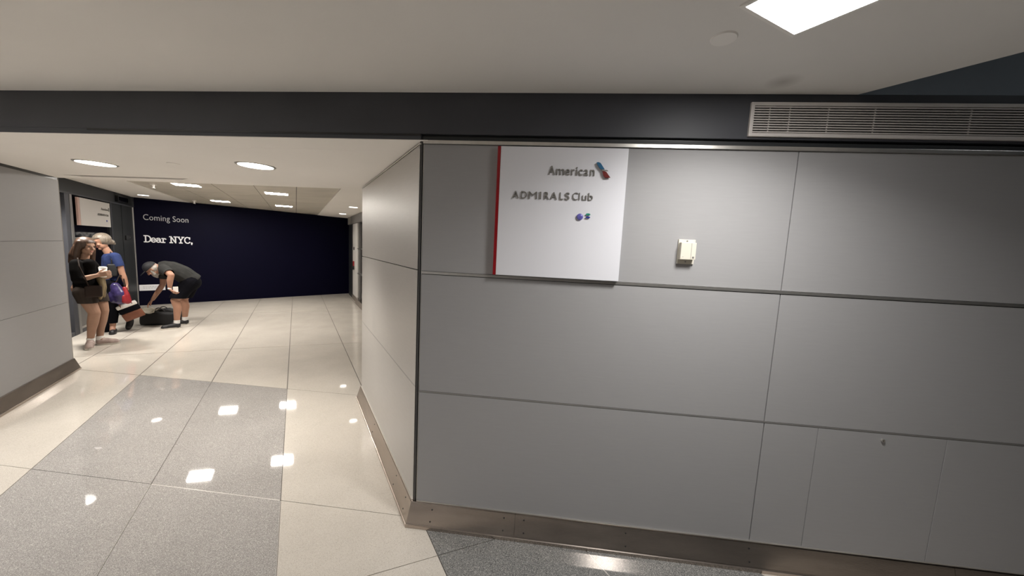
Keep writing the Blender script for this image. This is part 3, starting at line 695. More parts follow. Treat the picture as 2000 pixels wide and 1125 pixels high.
def head(b, ce, f, k, sc=1.0, jaw=1.0):
    """f face direction, k crown direction"""
    f, k, s = frame_of(f, k)
    rot = Matrix((f, s, k)).transposed()
    b.sph(ce+k*0.025*sc-f*0.008*sc, 0.1*sc, 20, (0.96, 0.78, 0.96), rot)
    b.sph(ce+f*0.022*sc-k*0.045*sc, 0.1*sc, 20, (0.68, 0.62*jaw, 0.78), rot)
    b.sph(ce+f*0.07*sc-k*0.098*sc, 0.022*sc, 10)
    capsule(b, ce+f*0.085*sc+k*0.015*sc, 0.009*sc, ce+f*0.108*sc-k*0.028*sc, 0.014*sc)
    for e in (-1, 1):
        b.sph(ce+s*0.074*sc*e-f*0.005*sc-k*0.005*sc, 0.03*sc, 10, (0.6, 0.3, 1.0), rot)
        capsule(b, ce+f*0.082*sc+s*0.015*e*sc+k*0.028*sc, 0.008*sc, ce+f*0.068*sc+s*0.046*e*sc+k*0.030*sc, 0.008*sc)
        b.sph(ce+f*0.066*sc+s*0.036*e*sc-k*0.030*sc, 0.022*sc, 10)
    return f, k, s
def face_parts(par, ce, f, k, s, sc=1.0):
    for e in (-1, 1):
        MB().sph(ce+f*0.0845*sc+s*0.031*sc*e+k*0.008*sc, 0.0095*sc, 12, (0.6, 1.25, 0.75), Matrix((f, s, k)).transposed()).done('eye', 'eye', par, True)
    MB().sph(ce+f*0.088*sc-k*0.062*sc, 0.02*sc, 12, (0.35, 1.0, 0.32), Matrix((f, s, k)).transposed()).done('mouth', 'lip', par, True)
def hand(b, w, f, n, t, curl=0.5, sc=1.0, thumb=1.0):
    """w wrist, f along the palm, n palm normal (fingers curl towards n), t towards the thumb"""
    f = f.normalized(); n = (n-f*n.dot(f)).normalized(); t = (t-f*t.dot(f)-n*t.dot(n)).normalized()
    pc = w+f*0.052*sc
    for k in range(4):
        o = t*(0.027-0.018*k)*sc
        capsule(b, w+f*0.008*sc+o*0.7, 0.0155*sc, w+f*0.088*sc+o, 0.0125*sc)
    for k, L in enumerate((0.071, 0.080, 0.074, 0.058)):
        o = t*(0.029-0.0195*k)*sc; p0 = w+f*0.088*sc+o; fan = t*(0.10-0.07*k)
        d0 = (f*math.cos(curl*0.6)+n*math.sin(curl*0.6)+fan).normalized()
        d1 = (f*math.cos(curl*1.5)+n*math.sin(curl*1.5)+fan).normalized()
        d2 = (f*math.cos(curl*2.2)+n*math.sin(curl*2.2)+fan).normalized()
        p1 = p0+d0*L*0.45*sc; p2 = p1+d1*L*0.32*sc; p3 = p2+d2*L*0.23*sc
        chain(b, [(p0, 0.0095*sc), (p1, 0.0088*sc), (p2, 0.008*sc), (p3, 0.007*sc)])
    q0 = w+f*0.022*sc+t*0.024*sc; q1 = q0+(f*0.55+t*0.7+n*0.25).normalized()*0.042*sc; q2 = q1+(f*0.85+t*0.3+n*0.4).normalized()*0.033*sc*thumb; q3 = q2+(f*0.9+t*0.05+n*0.5).normalized()*0.024*sc*thumb
    chain(b, [(q0, 0.0155*sc), (q1, 0.0115*sc), (q2, 0.0100*sc), (q3, 0.008*sc)])
def shoe(par, heel, toe, w, h, upper, sole, name='shoe', lift=0.0):
    """heel, toe: points on the sole plane"""
    ax = (toe-heel); L = ax.length; f = ax.normalized(); s = f.cross(Z).normalized(); k = s.cross(f).normalized()
    b = MB()
    capsule(b, heel+f*w*0.55+k*(h*0.50+0.012), w*0.52, toe-f*w*0.55+k*(w*0.30+0.012), w*0.40)
    capsule(b, heel+f*w*0.55+k*(h*0.5), w*0.50, heel+f*L*0.45+k*(h*0.52), w*0.52)
    capsule(b, heel+f*w*0.62+k*(h*0.35), w*0.45, heel+f*w*0.66+k*(h*0.88), w*0.42)
    capsule(b, toe-f*L*0.30+k*(w*0.30), w*0.50, toe-f*w*0.5+k*(w*0.28), w*0.44)
    o = remeshed(b, name, upper, par, 0.006, 4, [(heel+f*L*0.5+k*0.012, -k, 0.4)])
    sb = MB(); pts = []
    for i in range(20):
        a = 2*math.pi*i/20; x = math.cos(a); y = math.sin(a)
        wx = w*0.52*(1.0+0.10*x)*(abs(y)**0.8)*(1 if y > 0 else -1)
        pts.append((heel+f*(L*0.5+x*L*0.5)+s*wx))
    lo = [sb.b.verts.new(p+k*0.001) for p in pts]; hi = [sb.b.verts.new(p+k*0.022) for p in pts]
    sb.b.faces.new(lo[::-1]); sb.b.faces.new(hi)
    for i in range(20): sb.b.faces.new((lo[i], lo[(i+1) % 20], hi[(i+1) % 20], hi[i]))
    sb.done('sole', sole, o)
    return o

# ---- man bending over the bag (faces the viewer's left)
F = Fig((-5.703, 3.608), (0.650, 0.760), (-0.760, 0.650)); P_ = F.p
man = empty('person', F.p(0, 0.14, 0), 'man in a black cap, grey T-shirt and black shorts bending over a bag', 'person')
b = MB()
hipN, hipF = P_(0.215, 0.04, 0.80), P_(0.225, 0.24, 0.79)
# torso
chain(b, [(P_(0.225, 0.14, 0.81), 0.135), (P_(0.13, 0.14, 0.93), 0.125), (P_(-0.02, 0.14, 1.01), 0.13), (P_(-0.10, 0.14, 1.035), 0.115)])
for d in (-1, 1): chain(b, [(P_(0.12, 0.14+0.05*d, 0.93), 0.12), (P_(-0.04, 0.14+0.07*d, 1.02), 0.115), (P_(-0.115, 0.14+0.14*d, 1.04), 0.062)])
chain(b, [(P_(-0.13, 0.14, 1.06), 0.062), (P_(-0.225, 0.15, 1.06), 0.056)])
mc = P_(-0.262, 0.155, 1.035)
f_, k_, s_ = head(b, mc, F.r*-0.62+F.a*0.12-Z*0.76, F.r*-0.76+Z*0.62, 1.0, 1.05)
# legs
chain(b, [(hipN, 0.105), (P_(0.10, 0.03, 0.65), 0.085), (P_(0.0, 0.0, 0.50), 0.060), (P_(0.028, 0.0, 0.37), 0.058), (P_(0.015, 0.0, 0.22), 0.046), (P_(0.008, 0.0, 0.09), 0.036), (P_(-0.03, 0.0, 0.055), 0.036), (P_(-0.12, 0, 0.035), 0.03)])
chain(b, [(hipF, 0.105), (P_(0.17, 0.26, 0.64), 0.085), (P_(0.115, 0.28, 0.47), 0.060), (P_(0.135, 0.28, 0.34), 0.057), (P_(0.125, 0.28, 0.20), 0.045), (P_(0.118, 0.28, 0.09), 0.036), (P_(0.08, 0.28, 0.055), 0.036), (P_(0.02, 0.28, 0.035), 0.03)])
# near arm bent back to the knee, holding a phone
shN, elN, wrN = P_(-0.115, -0.02, 1.045), P_(-0.030, -0.22, 0.955), P_(-0.058, -0.19, 0.725)
chain(b, [(shN, 0.058), (P_(-0.08, -0.12, 1.01), 0.052), (elN, 0.043), (P_(-0.048, -0.21, 0.87), 0.043), (wrN, 0.027)])
hand(b, wrN, F.r*0.55-Z*0.85, F.r*0.8+Z*0.5, -F.a, 0.9)
# far arm reaching down into the bag
shF, elF, wrF = P_(-0.115, 0.30, 1.04), P_(-0.145, 0.36, 0.745), P_(-0.285, 0.42, 0.475)
chain(b, [(shF, 0.058), (P_(-0.135, 0.33, 0.90), 0.05), (elF, 0.041), (P_(-0.20, 0.385, 0.64), 0.041), (wrF, 0.027)])
hand(b, wrF, F.r*-0.55+F.a*0.15-Z*0.75, F.r*0.5-Z*0.4, -F.a, 0.35)
body = remeshed(b, 'body', 'skin', man, 0.006, 4)
face_parts(man, mc, f_, k_, s_)
# beard and side hair
b = MB(); b.sph(mc+f_*0.045-k_*0.085, 0.055, 16, (1.0, 1.05, 0.85), Matrix((f_, s_, k_)).transposed())
for e in (-1, 1): capsule(b, mc+s_*0.052*e-k_*0.01+f_*0.02, 0.022, mc+s_*0.042*e-k_*0.08+f_*0.045, 0.026)
capsule(b, mc+f_*0.07-k_*0.10, 0.032, mc+f_*0.075-k_*0.135, 0.018)
remeshed(b, 'beard', 'greyhair', man, 0.006, 3)
b = MB(); rt = Matrix((f_, s_, k_)).transposed()
b.sph(mc-f_*0.022-k_*0.005, 0.096, 18, (0.86, 0.86, 0.85), rt)
remeshed(b, 'hair', 'greyhair', man, 0.006, 3, [(mc+f_*0.02, f_, 0.3), (mc+k_*0.045, k_, 0.3)])
b = MB(); b.sph(mc+k_*0.035-f_*0.005, 0.106, 20, (0.98, 0.84, 0.92), rt)
cp_ = remeshed(b, 'cap', 'cap', man, 0.006, 3, [(mc+k_*0.028, -k_, 0.3)])
b = MB(); b.sph(mc+f_*0.115+k_*0.040, 0.075, 18, (0.95, 0.92, 0.10), rt); remeshed(b, 'brim', 'cap', cp_, 0.005, 2)
# T-shirt
b = MB()
chain(b, [(P_(0.235, 0.14, 0.825), 0.150), (P_(0.20, 0.14, 0.86), 0.146), (P_(0.12, 0.14, 0.95), 0.14), (P_(-0.02, 0.14, 1.02), 0.146), (P_(-0.10, 0.14, 1.045), 0.13)])
for d in (-1, 1): chain(b, [(P_(0.23, 0.14+0.06*d, 0.825), 0.142), (P_(0.19, 0.14+0.05*d, 0.86), 0.135), (P_(0.10, 0.14+0.06*d, 0.95), 0.135), (P_(-0.04, 0.14+0.075*d, 1.03), 0.13), (P_(-0.12, 0.14+0.14*d, 1.05), 0.076)])
chain(b, [(shN, 0.077), (P_(-0.075, -0.12, 1.01), 0.073), (P_(-0.045, -0.19, 0.965), 0.070)])
chain(b, [(shF, 0.077), (P_(-0.135, 0.33, 0.90), 0.070), (P_(-0.138, 0.34, 0.86), 0.066)])
hem = V(P_(0.275, 0.14, 0.815)); hn = (F.r*0.72-Z*0.70)
remeshed(b, 'shirt', 'tee', man, 0.007, 5, [
    (P_(-0.055, -0.165, 0.978), (elN-shN).normalized(), 0.11), (P_(-0.138, 0.337, 0.855), (elF-shF).normalized(), 0.11),
    (P_(-0.185, 0.145, 1.05), -F.r, 0.10), (hem, hn, 0.30)])
# shorts
b = MB()
chain(b, [(P_(0.19, 0.14, 0.86), 0.132), (P_(0.225, 0.14, 0.79), 0.145)])
for d in (-1, 1): b.sph(P_(0.225, 0.14+0.06*d, 0.80), 0.135, 18)
chain(b, [(hipN, 0.130), (P_(0.11, 0.03, 0.66), 0.118), (P_(0.03, 0.01, 0.53), 0.108), (P_(0.01, 0.0, 0.49), 0.105)])
chain(b, [(hipF, 0.130), (P_(0.18, 0.26, 0.65), 0.118), (P_(0.13, 0.28, 0.50), 0.105), (P_(0.12, 0.28, 0.46), 0.10)])
remeshed(b, 'shorts', 'shorts', man, 0.007, 5, [(P_(0.03, 0.0, 0.535), -Z+F.r*-0.12, 0.16), (P_(0.13, 0.28, 0.50), -Z+F.r*-0.05, 0.16)])
b = MB(); capsule(b, P_(0.010, 0, 0.135), 0.044, P_(0.006, 0, 0.07), 0.041); remeshed(b, 'sock', 'sock', man, 0.005, 2, [(P_(0.01, 0, 0.145), Z, 0.1)])
b = MB(); capsule(b, P_(0.120, 0.28, 0.135), 0.044, P_(0.116, 0.28, 0.07), 0.041); remeshed(b, 'sock', 'sock', man, 0.005, 2, [(P_(0.12, 0.28, 0.145), Z, 0.1)])
shoe(man, P_(0.062, 0.0, 0), P_(-0.205, -0.03, 0), 0.092, 0.085, 'shoe', 'sole')
shoe(man, P_(0.175, 0.28, 0), P_(-0.085, 0.27, 0), 0.092, 0.085, 'shoe', 'sole')
# watch
wd_ = (wrN-elN).normalized()
MB().cyl(wrN-wd_*0.012, wrN+wd_*0.012, 0.0315, 0.0305, 24).done('wristwatch', 'alu', man, True)
ph = MB(); FP = (P_(0.012, -0.235, 0.665), F.r.normalized(), -F.a.normalized())
phone = ph.box(FP, -0.030, 0.034, 0.0, 0.012, 0.0, 0.095, 0.003).done('phone', 'wht')
tag(phone, "white phone held in the bending man's near hand", 'phone')
pm = FP[0].copy(); phone.data.transform(Matrix.Translation(-pm)); phone.location = pm

# ---- black holdall on the floor in front of him
bd = V((0.915, 0.404, 0)).normalized(); bn = V((0.404, -0.915, 0)).normalized()
B0 = V((-6.41, 3.575, 0)); FB = (B0, bd, bn)
bag = empty('duffel_bag', B0+bd*0.26-bn*0.12, 'black duffel bag lying open on the pale floor below the bending man', 'bag')
def soft_box(F_, a0, a1, n0, n1, z0, z1, bev, seg=4):
    t = MB(); t.box(F_, a0, a1, n0, n1, z0, z1, 0); bm_ = t.b
    bmesh.ops.bevel(bm_, geom=list(bm_.edges), offset=bev, segments=seg, profile=0.5, affect='EDGES')
    return t
def lump(b, amp, freq, seed):
    from mathutils import noise
    for v in b.b.verts: v.co += noise.noise_vector(v.co*freq+V((seed, 0, 0)))*amp
b = soft_box(FB, 0.0, 0.53, -0.26, 0.0, 0.002, 0.235, 0.045)
bmesh.ops.subdivide_edges(b.b, edges=[e for e in b.b.edges if e.calc_length() > 0.05], cuts=5, use_grid_fill=True)
lump(b, 0.010, 9, 1)
for v in b.b.verts: v.co.z = max(v.co.z, 0.001)
b.done('bag_body', 'duffel', bag, True)
b = MB(); chain(b, [(B0+bd*0.27-bn*0.14+Z*0.24, 0.045), (B0+bd*0.38-bn*0.14+Z*0.25, 0.05), (B0+bd*0.47-bn*0.13+Z*0.22, 0.045)]); remeshed(b, 'flap', 'duffel', bag, 0.008, 4)
for nn in (-0.06, -0.20):
    b = MB(); pts = [(B0+bd*(0.17+0.19*i/10)+bn*nn+Z*(0.225+0.085*math.sin(math.pi*i/10)), 0.008) for i in range(11)]
    chain(b, pts); remeshed(b, 'handle', 'duffel', bag, 0.004, 2)
clb = MB(); n = 16
vs = [[None]*(n+1) for _ in range(n+1)]
from mathutils import noise as _nz
for i in range(n+1):
    for j in range(n+1):
        a = -0.02+0.27*i/n; d = 0.04-0.28*j/n
        p = B0+bd*a+bn*d; z = 0.268+0.028*_nz.noise(V((a*14, d*14, 3)))+0.018*math.sin(a*30)
        if j == 0: z -= 0.035
        if i == 0: z -= 0.03
        vs[i][j] = clb.b.verts.new((p.x, p.y, z))
for i in range(n):
    for j in range(n): clb.b.faces.new((vs[i][j], vs[i+1][j], vs[i+1][j+1], vs[i][j+1]))
ex_ = bmesh.ops.solidify(clb.b, geom=list(clb.b.faces), thickness=0.012)
clo = clb.done('folded_cloth', 'cloth', None, True); tag(clo, 'cream folded cloth on top of the open black duffel bag', 'cloth')
pm = B0+bd*0.12-bn*0.1+Z*0.25; clo.data.transform(Matrix.Translation(-pm)); clo.location = pm

# ---- woman in front, walking towards the viewer's right, holding a cup
F = Fig((-5.638, 2.453), (0.564, 0.826), (-0.826, 0.564)); P_ = F.p
wo = empty('person', F.p(0, 0.0, 0), 'long-haired woman in a black top and brown shorts holding a white cup', 'person')
b = MB()
chain(b, [(P_(-0.045, 0.02, 0.80), 0.125), (P_(-0.055, 0.02, 0.93), 0.105), (P_(-0.070, 0.02, 1.05), 0.105), (P_(-0.075, 0.02, 1.16), 0.085)])
for d in (-1, 1): chain(b, [(P_(-0.055+0.03*d, 0.02-0.05*d, 0.82), 0.115), (P_(-0.06, 0.02-0.04*d, 0.95), 0.09), (P_(-0.07+0.035*d, 0.02-0.08*d, 1.12), 0.085), (P_(-0.07+0.06*d, 0.02-0.135*d, 1.185), 0.048)])
chain(b, [(P_(-0.065, 0.02, 1.20), 0.052), (P_(-0.045, 0.02, 1.30), 0.047)])
hc = P_(-0.030, 0.01, 1.415)
f_, k_, s_ = head(b, hc, F.r*0.62-F.a*0.78-Z*0.10, Z*1.0+F.r*0.05, 0.96, 0.92)
hL, hR = P_(-0.08, -0.05, 0.78), P_(0.01, 0.08, 0.78)
chain(b, [(hL, 0.094), (P_(-0.045, -0.08, 0.64), 0.078), (P_(0.0, -0.12, 0.50), 0.061), (P_(-0.022, -0.10, 0.36), 0.058), (P_(-0.040, -0.08, 0.24), 0.044), (P_(-0.055, -0.06, 0.11), 0.035), (P_(-0.06, -0.09, 0.06), 0.036), (P_(-0.062, -0.16, 0.035), 0.03)])
chain(b, [(hR, 0.094), (P_(0.06, 0.06, 0.64), 0.078), (P_(0.082, 0.03, 0.50), 0.060), (P_(0.062, 0.03, 0.36), 0.057), (P_(0.045, 0.03, 0.24), 0.043), (P_(0.03, 0.03, 0.10), 0.035), (P_(0.055, 0.02, 0.06), 0.036), (P_(0.10, 0.01, 0.035), 0.03)])
shA, elA, wrA = P_(-0.125, -0.125, 1.18), P_(-0.115, -0.20, 0.97), P_(0.055, -0.26, 1.035)
chain(b, [(shA, 0.050), (P_(-0.12, -0.17, 1.08), 0.045), (elA, 0.039), (P_(-0.05, -0.225, 0.995), 0.037), (wrA, 0.025)])
hand(b, wrA, F.r*0.9+Z*0.25-F.a*0.1, F.a*0.8+F.r*0.2, Z, 0.75, 0.94)
shB, elB, wrB = P_(-0.01, 0.155, 1.18), P_(0.10, 0.13, 0.97), P_(0.165, -0.06, 1.0)
chain(b, [(shB, 0.050), (P_(0.05, 0.15, 1.07), 0.045), (elB, 0.039), (P_(0.14, 0.03, 0.985), 0.036), (wrB, 0.025)])
hand(b, wrB, -F.a*0.9-F.r*0.35, -F.r*0.6+Z*0.5, Z, 0.6, 0.94)
remeshed(b, 'body', 'skin_pale', wo, 0.006, 4)
face_parts(wo, hc, f_, k_, s_, 0.96)
rt = Matrix((f_, s_, k_)).transposed()
b = MB(); b.sph(hc+k_*0.035-f_*0.018, 0.108, 22, (0.98, 0.90, 0.92), rt)
for e in (-1, 1):
    chain(b, [(hc+s_*0.072*e+k_*0.05-f_*0.01, 0.038), (hc+s_*0.085*e-k_*0.05-f_*0.015, 0.036), (hc+s_*0.092*e-k_*0.15-f_*0.02, 0.035), (hc+s_*0.09*e-k_*0.24+f_*0.0, 0.020)])
chain(b, [(hc-f_*0.055, 0.085), (hc-f_*0.075-k_*0.12, 0.075), (hc-f_*0.08-k_*0.22-F.r*0.02, 0.065), (hc-f_*0.07-k_*0.30-F.r*0.03, 0.04)])
chain(b, [(hc-F.r*0.075-k_*0.02, 0.05), (hc-F.r*0.105-k_*0.12, 0.048), (hc-F.r*0.12-k_*0.22, 0.030)])
t_ = remeshed(b, 'hair', 'brownhair', wo, 0.006, 4)
# carve the hair clear of the face: drop hair in front of the face oval
bm_ = bmesh.new(); bm_.from_mesh(t_.data); off = wloc(wo)
dl = [v for v in bm_.verts if ((v.co+off-hc).dot(f_) > 0.045 and abs((v.co+off-hc).dot(s_)) < 0.052 and -0.20 < (v.co+off-hc).dot(k_) < 0.058)]
bmesh.ops.delete(bm_, geom=dl, context='VERTS'); bm_.to_mesh(t_.data); bm_.free()
# top with loose sleeves
b = MB()
chain(b, [(P_(-0.050, 0.02, 0.80), 0.130), (P_(-0.060, 0.02, 0.93), 0.118), (P_(-0.070, 0.02, 1.05), 0.122), (P_(-0.075, 0.02, 1.15), 0.102)])
for d in (-1, 1): chain(b, [(P_(-0.050+0.02*d, 0.02-0.05*d, 0.82), 0.120), (P_(-0.062, 0.02-0.04*d, 0.95), 0.105), (P_(-0.072+0.03*d, 0.02-0.075*d, 1.12), 0.094), (P_(-0.075+0.06*d, 0.02-0.135*d, 1.185), 0.066)])
chain(b, [(shA, 0.066), (P_(-0.128, -0.17, 1.08), 0.064), (P_(-0.12, -0.195, 0.98), 0.064), (P_(-0.08, -0.21, 0.975), 0.058)])
chain(b, [(shB, 0.066), (P_(0.05, 0.15, 1.07), 0.062), (P_(0.095, 0.135, 0.985), 0.058)])
remeshed(b, 'top', 'top', wo, 0.007, 5, [(P_(-0.055, -0.222, 0.99), (wrA-elA).normalized(), 0.085), (P_(-0.055, 0.015, 1.235), Z, 0.09), (P_(-0.06, 0.02, 0.775), -Z, 0.30)])
b = MB()
chain(b, [(P_(-0.05, 0.02, 0.86), 0.120), (P_(-0.045, 0.02, 0.79), 0.128)])
chain(b, [(hL, 0.110), (P_(-0.06, -0.07, 0.68), 0.099), (P_(-0.045, -0.08, 0.62), 0.096)])
chain(b, [(hR, 0.110), (P_(0.05, 0.07, 0.68), 0.099), (P_(0.06, 0.06, 0.62), 0.095)])
remeshed(b, 'shorts', 'brownsh', wo, 0.007, 5, [(P_(-0.045, -0.10, 0.635), -Z, 0.17), (P_(0.06, 0.06, 0.635), -Z, 0.17)])
for (u, d) in ((-0.055, -0.06), (0.030, 0.03)):
    b = MB(); capsule(b, P_(u, d, 0.125), 0.041, P_(u, d, 0.07), 0.039); remeshed(b, 'sock', 'sock', wo, 0.005, 2, [(P_(u, d, 0.135), Z, 0.1)])
shoe(wo, P_(-0.055, -0.02, 0), P_(-0.075, -0.255, 0), 0.090, 0.095, 'sneaker', 'sole')
shoe(wo, P_(-0.015, 0.045, 0), P_(0.225, -0.02, 0), 0.090, 0.095, 'sneaker', 'sole')
cupp = P_(0.105, -0.205, 1.055)
cu_o = MB().cyl(cupp-Z*0.055, cupp+Z*0.075, 0.030, 0.041, 28).done('paper_cup', 'cup', None, True)
cu_o.data.polygons.foreach_set('use_smooth', [len(p.vertices) == 4 for p in cu_o.data.polygons])
tag(cu_o, 'white paper cup in the hand of the long-haired woman', 'cup'); pm = cupp-Z*0.055
lid = MB().cyl(cupp+Z*0.075, cupp+Z*0.083, 0.043, 0.042, 28).cyl(cupp+Z*0.083, cupp+Z*0.092, 0.037, 0.034, 28)
cu_o.data.transform(Matrix.Translation(-pm)); cu_o.location = pm
lid.done('lid', 'cup', cu_o)
# tan jacket over her arm and the brown bag at her hip
b = MB()
for i in range(7):
    u = 0.075+0.022*math.sin(i*1.3); d = -0.16+0.035*i
    chain(b, [(P_(u, d, 0.99), 0.026), (P_(u+0.012, d, 0.85), 0.024), (P_(u-0.012+0.01*(i % 2), d, 0.70+0.02*(i % 3)), 0.018)])
jk = remeshed(b, 'tan_jacket', 'tan', None, 0.007, 4); tag(jk, 'tan jacket hanging over the forearm of the long-haired woman', 'jacket')
pm = P_(0.08, -0.05, 0.7); jk.data.transform(Matrix.Translation(-pm)); jk.location = pm
hb = empty('handbag', P_(0.0, -0.2, 0.72), 'dark brown handbag hanging at the hip of the long-haired woman', 'bag')
FHb = (P_(0.0, -0.20, 0), F.r, -F.a)
t = soft_box(FHb, -0.075, 0.085, 0.0, 0.060, 0.73, 0.89, 0.022); lump(t, 0.006, 14, 4); t.done('pouch', 'darkbag', hb, True)
b = MB(); chain(b, [(P_(-0.03, -0.22, 0.87), 0.008), (P_(-0.06, -0.275, 1.0), 0.008), (P_(-0.10, -0.235, 1.15), 0.008), (P_(-0.11, -0.16, 1.25), 0.008), (P_(-0.11, -0.12, 1.26), 0.008)]); remeshed(b, 'strap', 'darkbag', hb, 0.004, 2)

# ---- woman behind in a blue T-shirt with bags, facing the viewer's left
F = Fig((-6.234, 3.081), (0.581, 0.814), (-0.814, 0.581)); P_ = F.p
wb2 = empty('person', F.p(0, 0.05, 0), 'fair-haired woman in a blue T-shirt and black trousers carrying several bags', 'person')
b = MB()
chain(b, [(P_(0.05, 0.06, 0.82), 0.125), (P_(0.055, 0.06, 0.96), 0.108), (P_(0.045, 0.06, 1.10), 0.112), (P_(0.030, 0.06, 1.21), 0.09)])
for d in (-1, 1): chain(b, [(P_(0.05, 0.06+0.05*d, 0.84), 0.118), (P_(0.05, 0.06+0.05*d, 0.98), 0.095), (P_(0.04, 0.06+0.08*d, 1.17), 0.085), (P_(0.045-0.02*d, 0.06+0.145*d, 1.245), 0.050)])
chain(b, [(P_(0.02, 0.06, 1.26), 0.052), (P_(-0.025, 0.05, 1.365), 0.048)])
hc = P_(-0.055, 0.04, 1.470)
f_, k_, s_ = head(b, hc, -F.r*0.80-F.a*0.30-Z*0.35, Z*0.93-F.r*0.25, 0.97, 0.92)
chain(b, [(P_(0.03, -0.02, 0.80), 0.10), (P_(0.01, -0.03, 0.58), 0.078), (P_(0.005, -0.03, 0.42), 0.058), (P_(0.01, -0.02, 0.28), 0.052), (P_(-0.003, -0.01, 0.11), 0.034), (P_(-0.01, -0.06, 0.05), 0.034), (P_(-0.012, -0.10, 0.03), 0.03)])
chain(b, [(P_(0.06, 0.14, 0.80), 0.10), (P_(0.09, 0.15, 0.60), 0.078), (P_(0.11, 0.16, 0.45), 0.058), (P_(0.15, 0.18, 0.32), 0.05), (P_(0.205, 0.20, 0.205), 0.034), (P_(0.20, 0.18, 0.13), 0.032), (P_(0.185, 0.15, 0.06), 0.03)])
shA, elA, wrA = P_(0.075, -0.095, 1.24), P_(0.135, -0.13, 0.99), P_(0.175, -0.14, 0.80)
chain(b, [(shA, 0.052), (P_(0.11, -0.12, 1.12), 0.045), (elA, 0.038), (P_(0.155, -0.135, 0.90), 0.036), (wrA, 0.026)])
hand(b, wrA, -Z*0.95+F.r*0.15, -F.r*0.8, -F.a, 1.0, 0.95)
shB, elB, wrB = P_(0.015, 0.20, 1.24), P_(-0.02, 0.24, 1.0), P_(-0.12, 0.16, 0.88)
chain(b, [(shB, 0.052), (P_(0.0, 0.22, 1.12), 0.045), (elB, 0.038), (P_(-0.07, 0.20, 0.94), 0.036), (wrB, 0.026)])
hand(b, wrB, -F.r*0.8-F.a*0.4, F.a*0.4-Z*0.5, Z, 0.7, 0.95)
remeshed(b, 'body', 'skin', wb2, 0.006, 4)
face_parts(wb2, hc, f_, k_, s_, 0.97)
rt = Matrix((f_, s_, k_)).transposed()
b = MB(); b.sph(hc+k_*0.034-f_*0.020, 0.108, 22, (1.0, 0.90, 0.94), rt)
chain(b, [(hc-f_*0.06-k_*0.01, 0.070), (hc-f_*0.10-k_*0.045, 0.040), (hc-f_*0.115-k_*0.075, 0.022)])
t_ = remeshed(b, 'hair', 'ashhair', wb2, 0.006, 4)
bm_ = bmesh.new(); bm_.from_mesh(t_.data); off = wloc(wb2)
dl = [v for v in bm_.verts if ((v.co+off-hc).dot(f_) > 0.035 and (v.co+off-hc).dot(k_) < 0.065)]
bmesh.ops.delete(bm_, geom=dl, context='VERTS'); bm_.to_mesh(t_.data); bm_.free()
b = MB()
chain(b, [(P_(0.05, 0.06, 0.80), 0.140), (P_(0.055, 0.06, 0.96), 0.125), (P_(0.045, 0.06, 1.10), 0.128), (P_(0.030, 0.06, 1.20), 0.106)])
for d in (-1, 1): chain(b, [(P_(0.05, 0.06+0.05*d, 0.82), 0.130), (P_(0.05, 0.06+0.05*d, 0.98), 0.108), (P_(0.04, 0.06+0.08*d, 1.17), 0.099), (P_(0.045-0.02*d, 0.06+0.145*d, 1.245), 0.066)])
chain(b, [(shA, 0.068), (P_(0.105, -0.12, 1.13), 0.062), (P_(0.12, -0.125, 1.06), 0.058)])
chain(b, [(shB, 0.068), (P_(0.0, 0.22, 1.13), 0.062), (P_(-0.005, 0.23, 1.06), 0.058)])
remeshed(b, 'shirt', 'bluetee', wb2, 0.007, 5, [(P_(0.115, -0.122, 1.09), (elA-shA).normalized(), 0.085), (P_(-0.003, 0.225, 1.09), (elB-shB).normalized(), 0.085), (P_(0.012, 0.058, 1.295), Z-F.r*0.3, 0.08), (P_(0.05, 0.06, 0.79), -Z, 0.30)])
b = MB()
chain(b, [(P_(0.05, 0.06, 0.88), 0.125), (P_(0.045, 0.06, 0.80), 0.135)])
chain(b, [(P_(0.03, -0.02, 0.80), 0.115), (P_(0.01, -0.03, 0.58), 0.090), (P_(0.005, -0.03, 0.42), 0.072), (P_(0.005, -0.02, 0.28), 0.066), (P_(0.0, -0.01, 0.16), 0.055), (P_(0.0, -0.01, 0.14), 0.055)])
chain(b, [(P_(0.06, 0.14, 0.80), 0.115), (P_(0.09, 0.15, 0.60), 0.090), (P_(0.11, 0.16, 0.45), 0.072), (P_(0.15, 0.18, 0.32), 0.064), (P_(0.20, 0.20, 0.22), 0.055)])
remeshed(b, 'trousers', 'shorts', wb2, 0.007, 5, [(P_(0.0, -0.01, 0.165), -Z, 0.10), (P_(0.195, 0.197, 0.235), (P_(0.205, 0.20, 0.205)-P_(0.15, 0.18, 0.32)).normalized(), 0.09)])
shoe(wb2, P_(0.005, 0.05, 0), P_(-0.018, -0.175, 0), 0.082, 0.055, 'shoe', 'shoe')
shoe(wb2, P_(0.225, 0.225, 0.17), P_(0.165, 0.11, 0.002), 0.080, 0.055, 'shoe', 'shoe')
# her bags
vb = empty('shoulder_bag', P_(0.1, -0.2, 0.47), 'shiny violet and red bag hanging from the arm of the woman in blue', 'bag')
Ff = (P_(0.0, -0.17, 0), F.r, -F.a)
b = MB(); chain(b, [(P_(0.055, -0.20, 0.78), 0.060), (P_(0.085, -0.20, 0.66), 0.095), (P_(0.10, -0.20, 0.57), 0.085)]); chain(b, [(P_(0.02, -0.20, 0.66), 0.05), (P_(0.03, -0.2, 0.56), 0.05)])
remeshed(b, 'pouch', 'purple', vb, 0.008, 5)
b = MB(); chain(b, [(P_(0.15, -0.235, 0.75), 0.024), (P_(0.165, -0.245, 0.64), 0.040), (P_(0.175, -0.24, 0.54), 0.046)]); chain(b, [(P_(0.13, -0.26, 0.62), 0.03), (P_(0.14, -0.26, 0.54), 0.035)])
remeshed(b, 'red_panel', 'redcl', vb, 0.007, 4)
